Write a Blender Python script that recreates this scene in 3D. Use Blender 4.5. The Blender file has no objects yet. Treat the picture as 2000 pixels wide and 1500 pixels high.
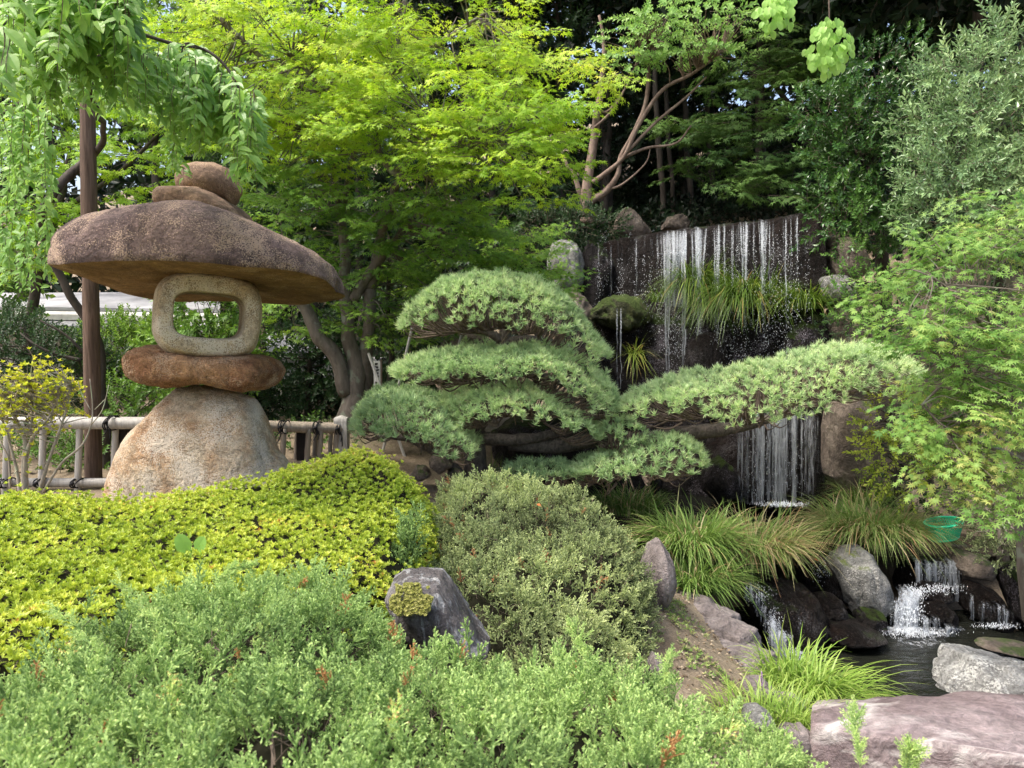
import bpy, math, random
import numpy as np
from mathutils import Matrix, Vector

rng = np.random.default_rng(7)
random.seed(7)
PI = math.pi
SC = bpy.context.scene
COL = SC.collection

# ------------------------------------------------------------------ camera, sky, sun, exposure
F = 1510.0                       # focal length in photograph pixels
CAMZ = 1.67
PITCH = math.radians(3.79)
cam_d = bpy.data.cameras.new('camera')
cam_d.sensor_width = 36.0
cam_d.lens = 36.0 * F / 2000.0
cam_d.clip_start = 0.05
cam_d.clip_end = 1500.0
cam_d.dof.use_dof = True
cam_d.dof.focus_distance = 6.5
cam_d.dof.aperture_fstop = 7.0
cam = bpy.data.objects.new('camera', cam_d)
COL.objects.link(cam)
cam.location = (0, 0, CAMZ)
cam.rotation_euler = (PI / 2 - PITCH, 0, 0)
SC.camera = cam

SUN_EL, SUN_AZ = math.radians(60), math.radians(250)   # azimuth clockwise from +Y
world = bpy.data.worlds.new('World')
SC.world = world
world.use_nodes = True
wn = world.node_tree
wn.nodes.clear()
sky = wn.nodes.new('ShaderNodeTexSky')
sky.sky_type = 'NISHITA'
sky.sun_disc = False
sky.sun_elevation = SUN_EL
sky.sun_rotation = SUN_AZ
sky.air_density = 1.0
sky.dust_density = 5.5
sky.ozone_density = 0.6
wbg = wn.nodes.new('ShaderNodeBackground')
wbg.inputs['Strength'].default_value = 0.15
wout = wn.nodes.new('ShaderNodeOutputWorld')
wn.links.new(sky.outputs[0], wbg.inputs[0])
wn.links.new(wbg.outputs[0], wout.inputs[0])
sun_d = bpy.data.lights.new('sun', 'SUN')
sun_d.energy = 1.6
sun_d.angle = math.radians(12)
sun_d.color = (1.0, 0.97, 0.92)
sun = bpy.data.objects.new('sun', sun_d)
COL.objects.link(sun)
_sd = Vector((math.sin(SUN_AZ) * math.cos(SUN_EL), math.cos(SUN_AZ) * math.cos(SUN_EL), math.sin(SUN_EL)))
sun.rotation_euler = _sd.to_track_quat('Z', 'Y').to_euler()
sun.location = (0, 0, 30)
SC.view_settings.view_transform = 'Standard'
SC.view_settings.look = 'None'
SC.view_settings.exposure = 1.36
SC.view_settings.gamma = 1.0
SC.view_settings.use_curve_mapping = False
SC.cycles.max_bounces = 7
SC.cycles.diffuse_bounces = 4
SC.cycles.glossy_bounces = 3
SC.cycles.transmission_bounces = 5
SC.cycles.transparent_max_bounces = 10
SC.cycles.use_denoising = True
SC.cycles.caustics_reflective = False
SC.cycles.caustics_refractive = False

# ------------------------------------------------------------------ maths helpers
CP, SP = math.cos(PITCH), math.sin(PITCH)


def P(px, py, Y):
    """world point at forward distance Y seen at photograph pixel (px, py)"""
    px, py, Y = np.broadcast_arrays(np.asarray(px, float), np.asarray(py, float), np.asarray(Y, float))
    xc, yc = (px - 1000) / F, (750 - py) / F
    k = Y / (CP + yc * SP)
    return np.stack([xc * k, Y, CAMZ + k * (yc * CP - SP)], -1)


def XY(px, Y):
    return (px - 1000) / F * Y


def nrm(v):
    v = np.asarray(v, float)
    return v / np.maximum(np.linalg.norm(v, axis=-1, keepdims=True), 1e-9)


def _hash(ix, iy, iz, seed):
    h = (ix * 374761393 + iy * 668265263 + iz * 2147483647 + seed * 974711) & 0xFFFFFFFF
    h = ((h ^ (h >> 13)) * 1274126177) & 0xFFFFFFFF
    h = h ^ (h >> 16)
    return (h & 0xFFFF) / 65535.0


def vnoise(p, seed=0):
    p = np.asarray(p, float)
    i = np.floor(p).astype(np.int64)
    f = p - i
    f = f * f * (3 - 2 * f)
    out = 0
    for a in (0, 1):
        for b in (0, 1):
            for c in (0, 1):
                w = (f[..., 0] if a else 1 - f[..., 0]) * (f[..., 1] if b else 1 - f[..., 1]) * (f[..., 2] if c else 1 - f[..., 2])
                out = out + w * _hash(i[..., 0] + a, i[..., 1] + b, i[..., 2] + c, seed)
    return out * 2 - 1


def fbm(p, octv=4, seed=0, gain=.5):
    s, a, t = 0, 1.0, 0
    for o in range(octv):
        s = s + a * vnoise(np.asarray(p) * (2.03 ** o) + 17.3 * o, seed + o)
        t += a
        a *= gain
    return s / t


def rbf(pts):
    pts = np.asarray(pts, float)
    xy, z = pts[:, :2], pts[:, 2]
    n = len(xy)
    A = np.linalg.norm(xy[:, None] - xy[None], axis=-1)
    Q = np.c_[np.ones(n), xy]
    M = np.zeros((n + 3, n + 3))
    M[:n, :n] = A - np.eye(n) * 0.03
    M[:n, n:] = Q
    M[n:, :n] = Q.T
    w = np.linalg.solve(M, np.r_[z, 0, 0, 0])

    def f(x, y):
        x, y = np.asarray(x, float), np.asarray(y, float)
        d = np.sqrt((x[..., None] - xy[:, 0]) ** 2 + (y[..., None] - xy[:, 1]) ** 2)
        return d @ w[:n] + w[n] + w[n + 1] * x + w[n + 2] * y
    return f


def in_poly(x, y, poly):
    poly = np.asarray(poly, float)
    inside = np.zeros(np.shape(x), bool)
    j = len(poly) - 1
    for i in range(len(poly)):
        xi, yi = poly[i]
        xj, yj = poly[j]
        c = ((yi > y) != (yj > y)) & (x < (xj - xi) * (y - yi) / (yj - yi + 1e-12) + xi)
        inside ^= c
        j = i
    return inside


def dist_poly(x, y, poly):
    poly = np.asarray(poly, float)
    d = np.full(np.shape(x), 1e9)
    for i in range(len(poly)):
        a, b = poly[i - 1], poly[i]
        ab = b - a
        t = np.clip(((x - a[0]) * ab[0] + (y - a[1]) * ab[1]) / (ab @ ab + 1e-12), 0, 1)
        d = np.minimum(d, np.hypot(x - a[0] - t * ab[0], y - a[1] - t * ab[1]))
    return d


def frames(d, n):
    """rotation matrices with y = d and z close to n"""
    d = nrm(d)
    x = nrm(np.cross(d, n))
    z = np.cross(x, d)
    return np.stack([x, d, z], -1)


def rand_unit(n):
    return nrm(rng.normal(size=(n, 3)))


def smooth_path(pts, k=5):
    """Catmull-Rom through rows of pts (any number of columns)"""
    p = np.asarray(pts, float)
    if len(p) < 3:
        t = np.linspace(0, 1, k + 1)[:, None]
        return p[0] * (1 - t) + p[-1] * t
    q = np.vstack([2 * p[0] - p[1], p, 2 * p[-1] - p[-2]])
    out = []
    for i in range(1, len(q) - 2):
        for t in np.linspace(0, 1, k, endpoint=False):
            a, b, c, d = q[i - 1], q[i], q[i + 1], q[i + 2]
            out.append(.5 * ((2 * b) + (-a + c) * t + (2 * a - 5 * b + 4 * c - d) * t * t + (-a + 3 * b - 3 * c + d) * t ** 3))
    out.append(p[-1])
    return np.array(out)


# ------------------------------------------------------------------ object helpers
def empty(name, loc):
    o = bpy.data.objects.new(name, None)
    o.empty_display_size = .1
    COL.objects.link(o)
    o.location = tuple(float(v) for v in loc)
    return o


def tag(o, label=None, cat=None, group=None, kind=None):
    if label: o['label'] = label
    if cat: o['category'] = cat
    if group: o['group'] = group
    if kind: o['kind'] = kind
    return o


def thing(name, label, cat, loc, group=None):
    return tag(empty(name, loc), label, cat, group)


def origin_of(o):
    v = np.zeros(3)
    while o is not None:
        v = v + np.array(o.location)
        o = o.parent
    return v


def new_mesh(name, V, Fc, tint=None, smooth=False, mats=(), midx=None):
    """Fc: list of face arrays, each (k, 3) or (k, 4)"""
    me = bpy.data.meshes.new(name)
    V = np.asarray(V, np.float32)
    if not isinstance(Fc, (list, tuple)):
        Fc = [Fc]
    Fc = [np.asarray(f, np.int32) for f in Fc if len(f)]
    me.vertices.add(len(V))
    me.vertices.foreach_set('co', V.ravel())
    loops = np.concatenate([f.ravel() for f in Fc])
    sizes = np.concatenate([np.full(len(f), f.shape[1], np.int32) for f in Fc])
    starts = np.concatenate([[0], np.cumsum(sizes)[:-1]]).astype(np.int32)
    me.loops.add(len(loops))
    me.loops.foreach_set('vertex_index', loops)
    me.polygons.add(len(sizes))
    me.polygons.foreach_set('loop_start', starts)
    if smooth:
        me.polygons.foreach_set('use_smooth', np.ones(len(sizes), bool))
    else:
        me.polygons.foreach_set('use_smooth', np.zeros(len(sizes), bool))
    if midx is not None:
        me.polygons.foreach_set('material_index', np.asarray(midx, np.int32))
    if tint is not None:
        a = me.attributes.new('tint', 'FLOAT', 'POINT')
        a.data.foreach_set('value', np.asarray(tint, np.float32))
    for m in (mats if isinstance(mats, (list, tuple)) else [mats]):
        me.materials.append(m)
    me.update(calc_edges=True)
    return me


def obj(name, V, Fc, mat, parent=None, tint=None, smooth=False, midx=None, kind=None):
    V = np.asarray(V, float)
    if parent is None:
        org = np.array([V[:, 0].mean(), V[:, 1].mean(), V[:, 2].min()])
        loc = org
    else:
        org = origin_of(parent)
        loc = np.zeros(3)
    me = new_mesh(name, V - org, Fc, tint, smooth, mat, midx)
    o = bpy.data.objects.new(name, me)
    COL.objects.link(o)
    o.location = tuple(loc)
    if parent is not None:
        o.parent = parent
    if kind:
        o['kind'] = kind
    return o


class Geo:
    """collects geometry for one mesh object"""
    def __init__(s):
        s.V, s.T, s.Q, s.t, s.mT, s.mQ, s.n = [], [], [], [], [], [], 0

    def add(s, V, Fc, tint=0.5, m=0):
        V = np.asarray(V, float)
        if not isinstance(Fc, (list, tuple)):
            Fc = [Fc]
        for f in Fc:
            f = np.asarray(f, np.int64)
            if not len(f): continue
            if f.shape[1] == 3:
                s.T.append(f + s.n); s.mT.append(np.full(len(f), m) if np.isscalar(m) else m)
            else:
                s.Q.append(f + s.n); s.mQ.append(np.full(len(f), m) if np.isscalar(m) else m)
        s.V.append(V)
        s.t.append(np.broadcast_to(np.asarray(tint, float), (len(V),)))
        s.n += len(V)
        return s

    def build(s, name, mat, parent=None, smooth=False, kind=None):
        Fc, mi = [], []
        if s.T: Fc.append(np.concatenate(s.T)); mi.append(np.concatenate(s.mT))
        if s.Q: Fc.append(np.concatenate(s.Q)); mi.append(np.concatenate(s.mQ))
        return obj(name, np.concatenate(s.V), Fc, mat, parent, np.concatenate(s.t), smooth, np.concatenate(mi), kind)


def box(x0, x1, y0, y1, z0, z1):
    V = np.array([(x, y, z) for x in (x0, x1) for y in (y0, y1) for z in (z0, z1)], float)
    Q = np.array([(0, 1, 3, 2), (4, 6, 7, 5), (0, 4, 5, 1), (2, 3, 7, 6), (0, 2, 6, 4), (1, 5, 7, 3)])
    return V, Q


def tube(path, rad, sides=7, wob=0.0, seed=0, cap=True):
    path = np.asarray(path, float)
    n = len(path)
    rad = np.broadcast_to(np.asarray(rad, float), (n,))
    d = nrm(np.gradient(path, axis=0))
    ref = np.array([0.31, 0.2, 0.93])
    if abs(d[0] @ ref) > .9: ref = np.array([1., 0.1, 0.])
    x = nrm(np.cross(d, ref))
    y = np.cross(d, x)
    a = np.linspace(0, 2 * PI, sides, endpoint=False)
    V = path[:, None] + rad[:, None, None] * (np.cos(a)[None, :, None] * x[:, None] + np.sin(a)[None, :, None] * y[:, None])
    if wob:
        c = path[:, None]
        V = c + (V - c) * (1 + wob * fbm(V * 9.0, 2, seed)[..., None])
    i = np.arange(n - 1)[:, None] * sides
    j = np.arange(sides)[None]
    j2 = (j + 1) % sides
    Q = np.stack([i + j, i + j2, i + sides + j2, i + sides + j], -1).reshape(-1, 4)
    V = V.reshape(-1, 3)
    if cap:
        V = np.vstack([V, path[0], path[-1]])
        k = np.arange(sides)
        T = np.vstack([np.stack([np.full(sides, n * sides), (k + 1) % sides, k], -1),
                       np.stack([np.full(sides, n * sides + 1), (n - 1) * sides + k, (n - 1) * sides + (k + 1) % sides], -1)])
        return V, [Q, T]
    return V, [Q]


def pix_path(tr, k=5):
    """trace rows (px, py, Y, width_px) -> smooth world path and radii"""
    a = np.array([[*P(t[0], t[1], t[2]), t[3] * .5 * t[2] / F] for t in tr])
    s = smooth_path(a, k)
    return s[:, :3], np.maximum(s[:, 3], .002)


def branch(g, tr, sides=7, wob=.12, m=0, k=5):
    p, r = pix_path(tr, k)
    p = p + (fbm(p * 3.0, 2, 5)[:, None] * r[:, None] * .8)
    V, Fc = tube(p, r, sides, wob)
    g.add(V, Fc, .5, m)


# ------------------------------------------------------------------ materials
def mat_new(name):
    m = bpy.data.materials.new(name)
    m.use_nodes = True
    nt = m.node_tree
    nt.nodes.clear()
    out = nt.nodes.new('ShaderNodeOutputMaterial')
    return m, nt, out


def N(nt, typ, ins=None, **kw):
    n = nt.nodes.new(typ)
    for k, v in kw.items():
        setattr(n, k, v)
    for k, v in (ins or {}).items():
        if isinstance(v, bpy.types.NodeSocket):
            nt.links.new(v, n.inputs[k])
        else:
            n.inputs[k].default_value = v
    return n


def ramp(nt, fac, stops, interp='LINEAR'):
    r = nt.nodes.new('ShaderNodeValToRGB')
    cr = r.color_ramp
    cr.interpolation = interp
    while len(cr.elements) > 1:
        cr.elements.remove(cr.elements[-1])
    cr.elements[0].position = stops[0][0]
    cr.elements[0].color = (*stops[0][1][:3], 1)
    for p, c in stops[1:]:
        e = cr.elements.new(p)
        e.color = (*c[:3], 1)
    nt.links.new(fac, r.inputs[0])
    return r.outputs[0]


def g3(v):
    return (v, v, v)


def leaf_mat(name, stops, transl=.35, rough=.5, spec=.35, tcol=1.3):
    m, nt, out = mat_new(name)
    at = N(nt, 'ShaderNodeAttribute', attribute_name='tint')
    col = ramp(nt, at.outputs['Fac'], stops)
    pb = N(nt, 'ShaderNodeBsdfPrincipled', {'Base Color': col, 'Roughness': rough, 'Specular IOR Level': spec})
    hs = N(nt, 'ShaderNodeHueSaturation', {'Color': col, 'Hue': .49, 'Saturation': 1.05, 'Value': tcol})
    tr = N(nt, 'ShaderNodeBsdfTranslucent', {'Color': hs.outputs[0]})
    mx = N(nt, 'ShaderNodeMixShader', {0: transl, 1: pb.outputs[0], 2: tr.outputs[0]})
    nt.links.new(mx.outputs[0], out.inputs[0])
    return m


def rock_mat(name, stops, scale=2.5, speck=None, speck_scale=160, rough=.8, bump=.35, moss=None, moss_amt=.5, veins=None, spec=.3,
             fine=40, crack=0.0):
    """stops: noise colour ramp. speck: (colour, amount) fine grains. moss: colour on the upward faces. veins: pale bands"""
    m, nt, out = mat_new(name)
    tc = N(nt, 'ShaderNodeTexCoord')
    ob = tc.outputs['Object']
    n1 = N(nt, 'ShaderNodeTexNoise', {'Vector': ob, 'Scale': scale, 'Detail': 8.0, 'Roughness': .62, 'Distortion': .6})
    col = ramp(nt, n1.outputs['Fac'], stops)
    n2 = N(nt, 'ShaderNodeTexNoise', {'Vector': ob, 'Scale': fine, 'Detail': 5.0, 'Roughness': .7})
    mul = N(nt, 'ShaderNodeMapRange', {'Value': n2.outputs['Fac'], 'From Min': .3, 'From Max': .7, 'To Min': .68, 'To Max': 1.3})
    nm_ = N(nt, 'ShaderNodeTexNoise', {'Vector': ob, 'Scale': 11.0, 'Detail': 7.0, 'Roughness': .68, 'Distortion': 1.0})
    mul2 = N(nt, 'ShaderNodeMapRange', {'Value': nm_.outputs['Fac'], 'From Min': .32, 'From Max': .62, 'To Min': .62, 'To Max': 1.25})
    mx = N(nt, 'ShaderNodeVectorMath', {0: col, 1: mul.outputs[0]}, operation='MULTIPLY')
    mx = N(nt, 'ShaderNodeVectorMath', {0: mx.outputs[0], 1: mul2.outputs[0]}, operation='MULTIPLY')
    col = mx.outputs[0]
    if speck:
        n3 = N(nt, 'ShaderNodeTexNoise', {'Vector': ob, 'Scale': speck_scale, 'Detail': 2.0, 'Roughness': .6})
        n3b = N(nt, 'ShaderNodeTexNoise', {'Vector': ob, 'Scale': scale * 1.7, 'Detail': 3.0})
        ad = N(nt, 'ShaderNodeMath', {0: n3.outputs['Fac'], 1: n3b.outputs['Fac']}, operation='ADD')
        th = 1.12 - .15 * speck[1]
        f = N(nt, 'ShaderNodeMapRange', {'Value': ad.outputs[0], 'From Min': th, 'From Max': th + .07, 'To Min': 0.0, 'To Max': .8})
        c = N(nt, 'ShaderNodeMixRGB', {0: f.outputs[0], 1: col, 2: (*speck[0], 1)})
        col = c.outputs[0]
        f2 = N(nt, 'ShaderNodeMapRange', {'Value': n3.outputs['Fac'], 'From Min': .34, 'From Max': .42, 'To Min': .6, 'To Max': 0.0})
        c = N(nt, 'ShaderNodeMixRGB', {0: f2.outputs[0], 1: col, 2: (.045, .035, .03, 1)})
        col = c.outputs[0]
    if veins:
        mp = N(nt, 'ShaderNodeMapping', {'Vector': ob, 'Scale': veins[2], 'Rotation': veins[3]})
        nv = N(nt, 'ShaderNodeTexNoise', {'Vector': mp.outputs[0], 'Scale': 1.0, 'Detail': 7.0, 'Roughness': .6, 'Distortion': 1.2})
        f = N(nt, 'ShaderNodeMapRange', {'Value': nv.outputs['Fac'], 'From Min': veins[1], 'From Max': veins[1] + .12, 'To Min': 0.0, 'To Max': .85})
        c = N(nt, 'ShaderNodeMixRGB', {0: f.outputs[0], 1: col, 2: (*veins[0], 1)})
        col = c.outputs[0]
    if moss:
        ge = N(nt, 'ShaderNodeNewGeometry')
        sx = N(nt, 'ShaderNodeSeparateXYZ', {0: ge.outputs['Normal']})
        nm = N(nt, 'ShaderNodeTexNoise', {'Vector': ob, 'Scale': 3.2, 'Detail': 6.0, 'Roughness': .7})
        a = N(nt, 'ShaderNodeMath', {0: sx.outputs[2], 1: .35}, operation='MULTIPLY')
        b = N(nt, 'ShaderNodeMath', {0: a.outputs[0], 1: nm.outputs['Fac']}, operation='ADD')
        f = N(nt, 'ShaderNodeMapRange', {'Value': b.outputs[0], 'From Min': .95 - moss_amt * .5, 'From Max': 1.05 - moss_amt * .5, 'To Min': 0.0, 'To Max': .9})
        c = N(nt, 'ShaderNodeMixRGB', {0: f.outputs[0], 1: col, 2: (*moss, 1)})
        col = c.outputs[0]
    hb = N(nt, 'ShaderNodeMath', {0: n1.outputs['Fac'], 1: 2.0}, operation='MULTIPLY')
    hb2 = N(nt, 'ShaderNodeMath', {0: n2.outputs['Fac'], 1: .45}, operation='MULTIPLY')
    h = N(nt, 'ShaderNodeMath', {0: hb.outputs[0], 1: hb2.outputs[0]}, operation='ADD')
    hb3 = N(nt, 'ShaderNodeMath', {0: nm_.outputs['Fac'], 1: 1.3}, operation='MULTIPLY')
    h = N(nt, 'ShaderNodeMath', {0: h.outputs[0], 1: hb3.outputs[0]}, operation='ADD')
    hh = h.outputs[0]
    if crack:
        dn = N(nt, 'ShaderNodeTexNoise', {'Vector': ob, 'Scale': 2.0, 'Detail': 4.0})
        dv = N(nt, 'ShaderNodeVectorMath', {0: ob, 1: dn.outputs['Color']}, operation='ADD')
        mp = N(nt, 'ShaderNodeMapping', {'Vector': dv.outputs[0], 'Scale': (1.0, 1.0, 2.6)})
        vo = N(nt, 'ShaderNodeTexVoronoi', {'Vector': mp.outputs[0], 'Scale': 1.3}, feature='DISTANCE_TO_EDGE')
        cr = N(nt, 'ShaderNodeMapRange', {'Value': vo.outputs['Distance'], 'From Min': 0.0, 'From Max': .018, 'To Min': -crack, 'To Max': 0.0})
        h2 = N(nt, 'ShaderNodeMath', {0: hh, 1: cr.outputs[0]}, operation='ADD')
        hh = h2.outputs[0]
    bp = N(nt, 'ShaderNodeBump', {'Height': hh, 'Strength': bump, 'Distance': .06})
    pb = N(nt, 'ShaderNodeBsdfPrincipled', {'Base Color': col, 'Roughness': rough, 'Specular IOR Level': spec, 'Normal': bp.outputs[0]})
    nt.links.new(pb.outputs[0], out.inputs[0])
    return m


def bark_mat(name, c1, c2, sc=(14, 14, 3), lichen=None, rough=.85, bump=.4):
    m, nt, out = mat_new(name)
    tc = N(nt, 'ShaderNodeTexCoord')
    mp = N(nt, 'ShaderNodeMapping', {'Vector': tc.outputs['Object'], 'Scale': sc})
    n1 = N(nt, 'ShaderNodeTexNoise', {'Vector': mp.outputs[0], 'Scale': 1.5, 'Detail': 7.0, 'Roughness': .65, 'Distortion': .8})
    col = ramp(nt, n1.outputs['Fac'], [(.3, c1), (.7, c2)])
    if lichen:
        n2 = N(nt, 'ShaderNodeTexNoise', {'Vector': tc.outputs['Object'], 'Scale': 9.0, 'Detail': 5.0})
        f = N(nt, 'ShaderNodeMapRange', {'Value': n2.outputs['Fac'], 'From Min': .56, 'From Max': .64, 'To Min': 0.0, 'To Max': .8})
        c = N(nt, 'ShaderNodeMixRGB', {0: f.outputs[0], 1: col, 2: (*lichen, 1)})
        col = c.outputs[0]
    bp = N(nt, 'ShaderNodeBump', {'Height': n1.outputs['Fac'], 'Strength': bump, 'Distance': .02})
    pb = N(nt, 'ShaderNodeBsdfPrincipled', {'Base Color': col, 'Roughness': rough, 'Specular IOR Level': .25, 'Normal': bp.outputs[0]})
    nt.links.new(pb.outputs[0], out.inputs[0])
    return m


def plain_mat(name, col, rough=.6, spec=.3, noise=.25, scale=30):
    m, nt, out = mat_new(name)
    tc = N(nt, 'ShaderNodeTexCoord')
    n1 = N(nt, 'ShaderNodeTexNoise', {'Vector': tc.outputs['Object'], 'Scale': scale, 'Detail': 4.0})
    mul = N(nt, 'ShaderNodeMapRange', {'Value': n1.outputs['Fac'], 'From Min': .3, 'From Max': .7, 'To Min': 1 - noise, 'To Max': 1 + noise})
    mx = N(nt, 'ShaderNodeVectorMath', {0: (*col,), 1: mul.outputs[0]}, operation='MULTIPLY')
    pb = N(nt, 'ShaderNodeBsdfPrincipled', {'Base Color': mx.outputs[0], 'Roughness': rough, 'Specular IOR Level': spec})
    nt.links.new(pb.outputs[0], out.inputs[0])
    return m


def sc_(c, k):
    return tuple(v * k for v in c)


M = {}
M['maple'] = leaf_mat('maple_leaf', [(0, (.10, .23, .02)), (.45, (.26, .44, .04)), (.8, (.47, .62, .075)), (1, (.66, .70, .13))], .45, .5, .25)
M['maple_shade'] = leaf_mat('maple_leaf_shaded', [(0, (.05, .13, .02)), (.5, (.14, .28, .04)), (1, (.32, .48, .07))], .4, .5, .25)  # darker copy of the maple leaf: shade of the lower tiers put into colour
M['maple_dark'] = leaf_mat('maple_leaf_deep', [(0, (.02, .05, .015)), (.5, (.05, .11, .03)), (1, (.12, .22, .05))], .3, .55, .2)
M['maple_right'] = leaf_mat('maple_leaf_fresh', [(0, (.05, .13, .03)), (.45, (.14, .28, .06)), (.8, (.30, .45, .11)), (1, (.55, .50, .17))], .42, .5, .25)
M['cherry'] = leaf_mat('cherry_leaf', [(0, (.07, .17, .035)), (.5, (.20, .38, .08)), (.85, (.36, .55, .12)), (1, (.50, .66, .16))], .42, .42, .4)
M['azalea'] = leaf_mat('azalea_leaf', [(0, (.07, .13, .015)), (.35, (.22, .33, .035)), (.7, (.44, .53, .07)), (.94, (.66, .70, .13)), (1, (.50, .20, .08))], .3, .45, .35)
M['azalea_pale'] = leaf_mat('azalea_leaf_yellow', [(0, (.16, .22, .02)), (.4, (.42, .50, .04)), (.85, (.68, .66, .09)), (1, (.60, .28, .06))], .35, .45, .3)
M['juniper'] = leaf_mat('juniper_leaf', [(0, (.06, .10, .035)), (.3, (.20, .32, .10)), (.62, (.42, .58, .20)), (.93, (.74, .84, .32)), (.97, (.50, .28, .12))], .32, .6, .25)
M['juniper_mid'] = leaf_mat('juniper_leaf_olive', [(0, (.09, .11, .05)), (.32, (.31, .38, .17)), (.65, (.60, .68, .31)), (.93, (.80, .86, .42)), (.97, (.48, .26, .13))], .4, .6, .25)
M['pine'] = leaf_mat('pine_needle', [(0, (.10, .16, .08)), (.4, (.31, .46, .21)), (.75, (.56, .71, .35)), (.94, (.72, .80, .42)), (1, (.62, .36, .10))], .25, .5, .3)
M['camellia'] = leaf_mat('glossy_leaf', [(0, (.012, .045, .010)), (.5, (.04, .11, .024)), (1, (.12, .24, .045))], .2, .3, .55)
M['osmanthus'] = leaf_mat('osmanthus_leaf', [(0, (.05, .09, .04)), (.5, (.15, .26, .11)), (.85, (.31, .45, .20)), (1, (.42, .54, .24))], .2, .38, .5)
M['lime'] = leaf_mat('pale_heart_leaf', [(0, (.16, .34, .06)), (.5, (.32, .54, .13)), (1, (.48, .68, .20))], .4, .5, .3)
M['myrtle'] = leaf_mat('myrtle_leaf', [(0, (.08, .19, .04)), (.5, (.22, .42, .10)), (1, (.42, .62, .18))], .4, .4, .4)
M['bush_green'] = leaf_mat('bush_leaf', [(0, (.03, .08, .015)), (.5, (.12, .24, .035)), (1, (.28, .44, .06))], .3, .45, .35)
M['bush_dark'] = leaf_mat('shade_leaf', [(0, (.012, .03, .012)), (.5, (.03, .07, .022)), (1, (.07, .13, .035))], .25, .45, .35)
M['forest'] = leaf_mat('forest_leaf_shaded', [(0, (.004, .010, .004)), (.5, (.010, .024, .009)), (1, (.028, .055, .018))], .25, .5, .3)  # near black: the deep shade of the wooded hollow is put into the leaf colour
M['grass'] = leaf_mat('sedge_blade', [(0, (.06, .13, .025)), (.45, (.17, .28, .06)), (.72, (.32, .38, .13)), (.88, (.52, .43, .25)), (1, (.38, .24, .12))], .3, .45, .35)
M['grass_fresh'] = leaf_mat('fresh_blade', [(0, (.07, .15, .02)), (.5, (.20, .34, .05)), (1, (.42, .50, .14))], .35, .4, .35)
M['grass_wall'] = leaf_mat('wall_blade', [(0, (.025, .055, .01)), (.5, (.08, .15, .02)), (.9, (.22, .29, .05)), (1, (.28, .20, .07))], .3, .4, .35)
M['moss'] = leaf_mat('moss_cushion', [(0, (.09, .10, .02)), (.5, (.24, .25, .06)), (1, (.44, .42, .16))], .1, .8, .1)

M['granite'] = rock_mat('granite', [(.3, (.27, .14, .07)), (.42, (.45, .29, .16)), (.52, (.55, .44, .30)), (.7, (.62, .55, .43))], 1.6, ((.70, .62, .50), .6), 110, .85, .8)
M['granite_orange'] = rock_mat('granite_orange', [(.3, (.14, .06, .03)), (.45, (.33, .16, .075)), (.58, (.45, .25, .12)), (.8, (.54, .37, .24))], 2.6, ((.6, .43, .28), .4), 110, .8, 1.0)
M['granite_box'] = rock_mat('granite_carved', [(.3, (.22, .145, .08)), (.5, (.40, .31, .19)), (.7, (.52, .45, .32))], 2.2, ((.62, .56, .43), .6), 110, .85, .5)
M['granite_cap'] = rock_mat('granite_dark', [(.3, (.065, .042, .04)), (.44, (.13, .088, .08)), (.56, (.21, .145, .125)), (.7, (.36, .25, .19))], 2.0, ((.52, .38, .27), .35), 100, .8, .9)
M['granite_finial'] = rock_mat('granite_brown', [(.25, (.09, .055, .04)), (.5, (.18, .115, .075)), (.75, (.27, .18, .11))], 3.0, ((.4, .28, .18), .4), 150, .85, .5)
M['boulder'] = rock_mat('boulder_grey', [(.25, (.09, .09, .085)), (.5, (.20, .20, .185)), (.75, (.34, .33, .31))], 2.4, ((.44, .43, .40), .05), 90, .75, .8, moss=(.10, .13, .02), moss_amt=.25)
M['boulder_brown'] = rock_mat('boulder_brown', [(.25, (.06, .05, .04)), (.5, (.15, .12, .095)), (.75, (.27, .23, .18))], 2.4, None, 90, .8, .8, moss=(.05, .08, .015), moss_amt=.35)
M['boulder_pale'] = rock_mat('boulder_pale', [(.25, (.15, .15, .14)), (.5, (.30, .30, .285)), (.75, (.46, .46, .43))], 3.5, ((.6, .6, .56), .3), 60, .8, .9)
M['wet_rock'] = rock_mat('wet_rock', [(.25, (.002, .0018, .0016)), (.5, (.007, .0045, .0035)), (.75, (.020, .012, .009))], 1.8, ((.07, .065, .065), .05), 60, .38, 1.0, moss=(.02, .035, .006), moss_amt=.15, spec=.16, fine=55)
M['wet_rock_mossy'] = rock_mat('wet_rock_mossy', [(.25, (.004, .0035, .0035)), (.5, (.013, .011, .0105)), (.75, (.042, .034, .035))], 2.2, ((.13, .115, .13), .15), 60, .45, 1.0, moss=(.03, .05, .008), moss_amt=.55, spec=.16, fine=60)
M['mossy_rock'] = rock_mat('mossy_rock', [(.25, (.02, .02, .012)), (.5, (.05, .055, .02)), (.75, (.09, .10, .03))], 2.4, None, 90, .8, 1.0, moss=(.05, .08, .012), moss_amt=.75)
M['schist'] = rock_mat('schist', [(.3, (.06, .052, .05)), (.5, (.15, .135, .13)), (.7, (.30, .28, .27))], 3.0, None, 90, .7, 1.0, veins=((.50, .51, .50), .53, (14, 14, 4.0), (.3, .5, .2)))
M['purple_rock'] = rock_mat('purple_rock', [(.3, (.095, .07, .07)), (.5, (.18, .14, .14)), (.7, (.28, .235, .23))], 1.6, None, 90, .5, .5, veins=((.52, .49, .46), .52, (1.2, 2.6, 3.4), (.2, .1, .35)), spec=.4)
M['path_rock'] = rock_mat('path_rock', [(.25, (.12, .10, .095)), (.5, (.22, .19, .18)), (.75, (.34, .31, .29))], 3.0, None, 80, .8, .8)
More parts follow.
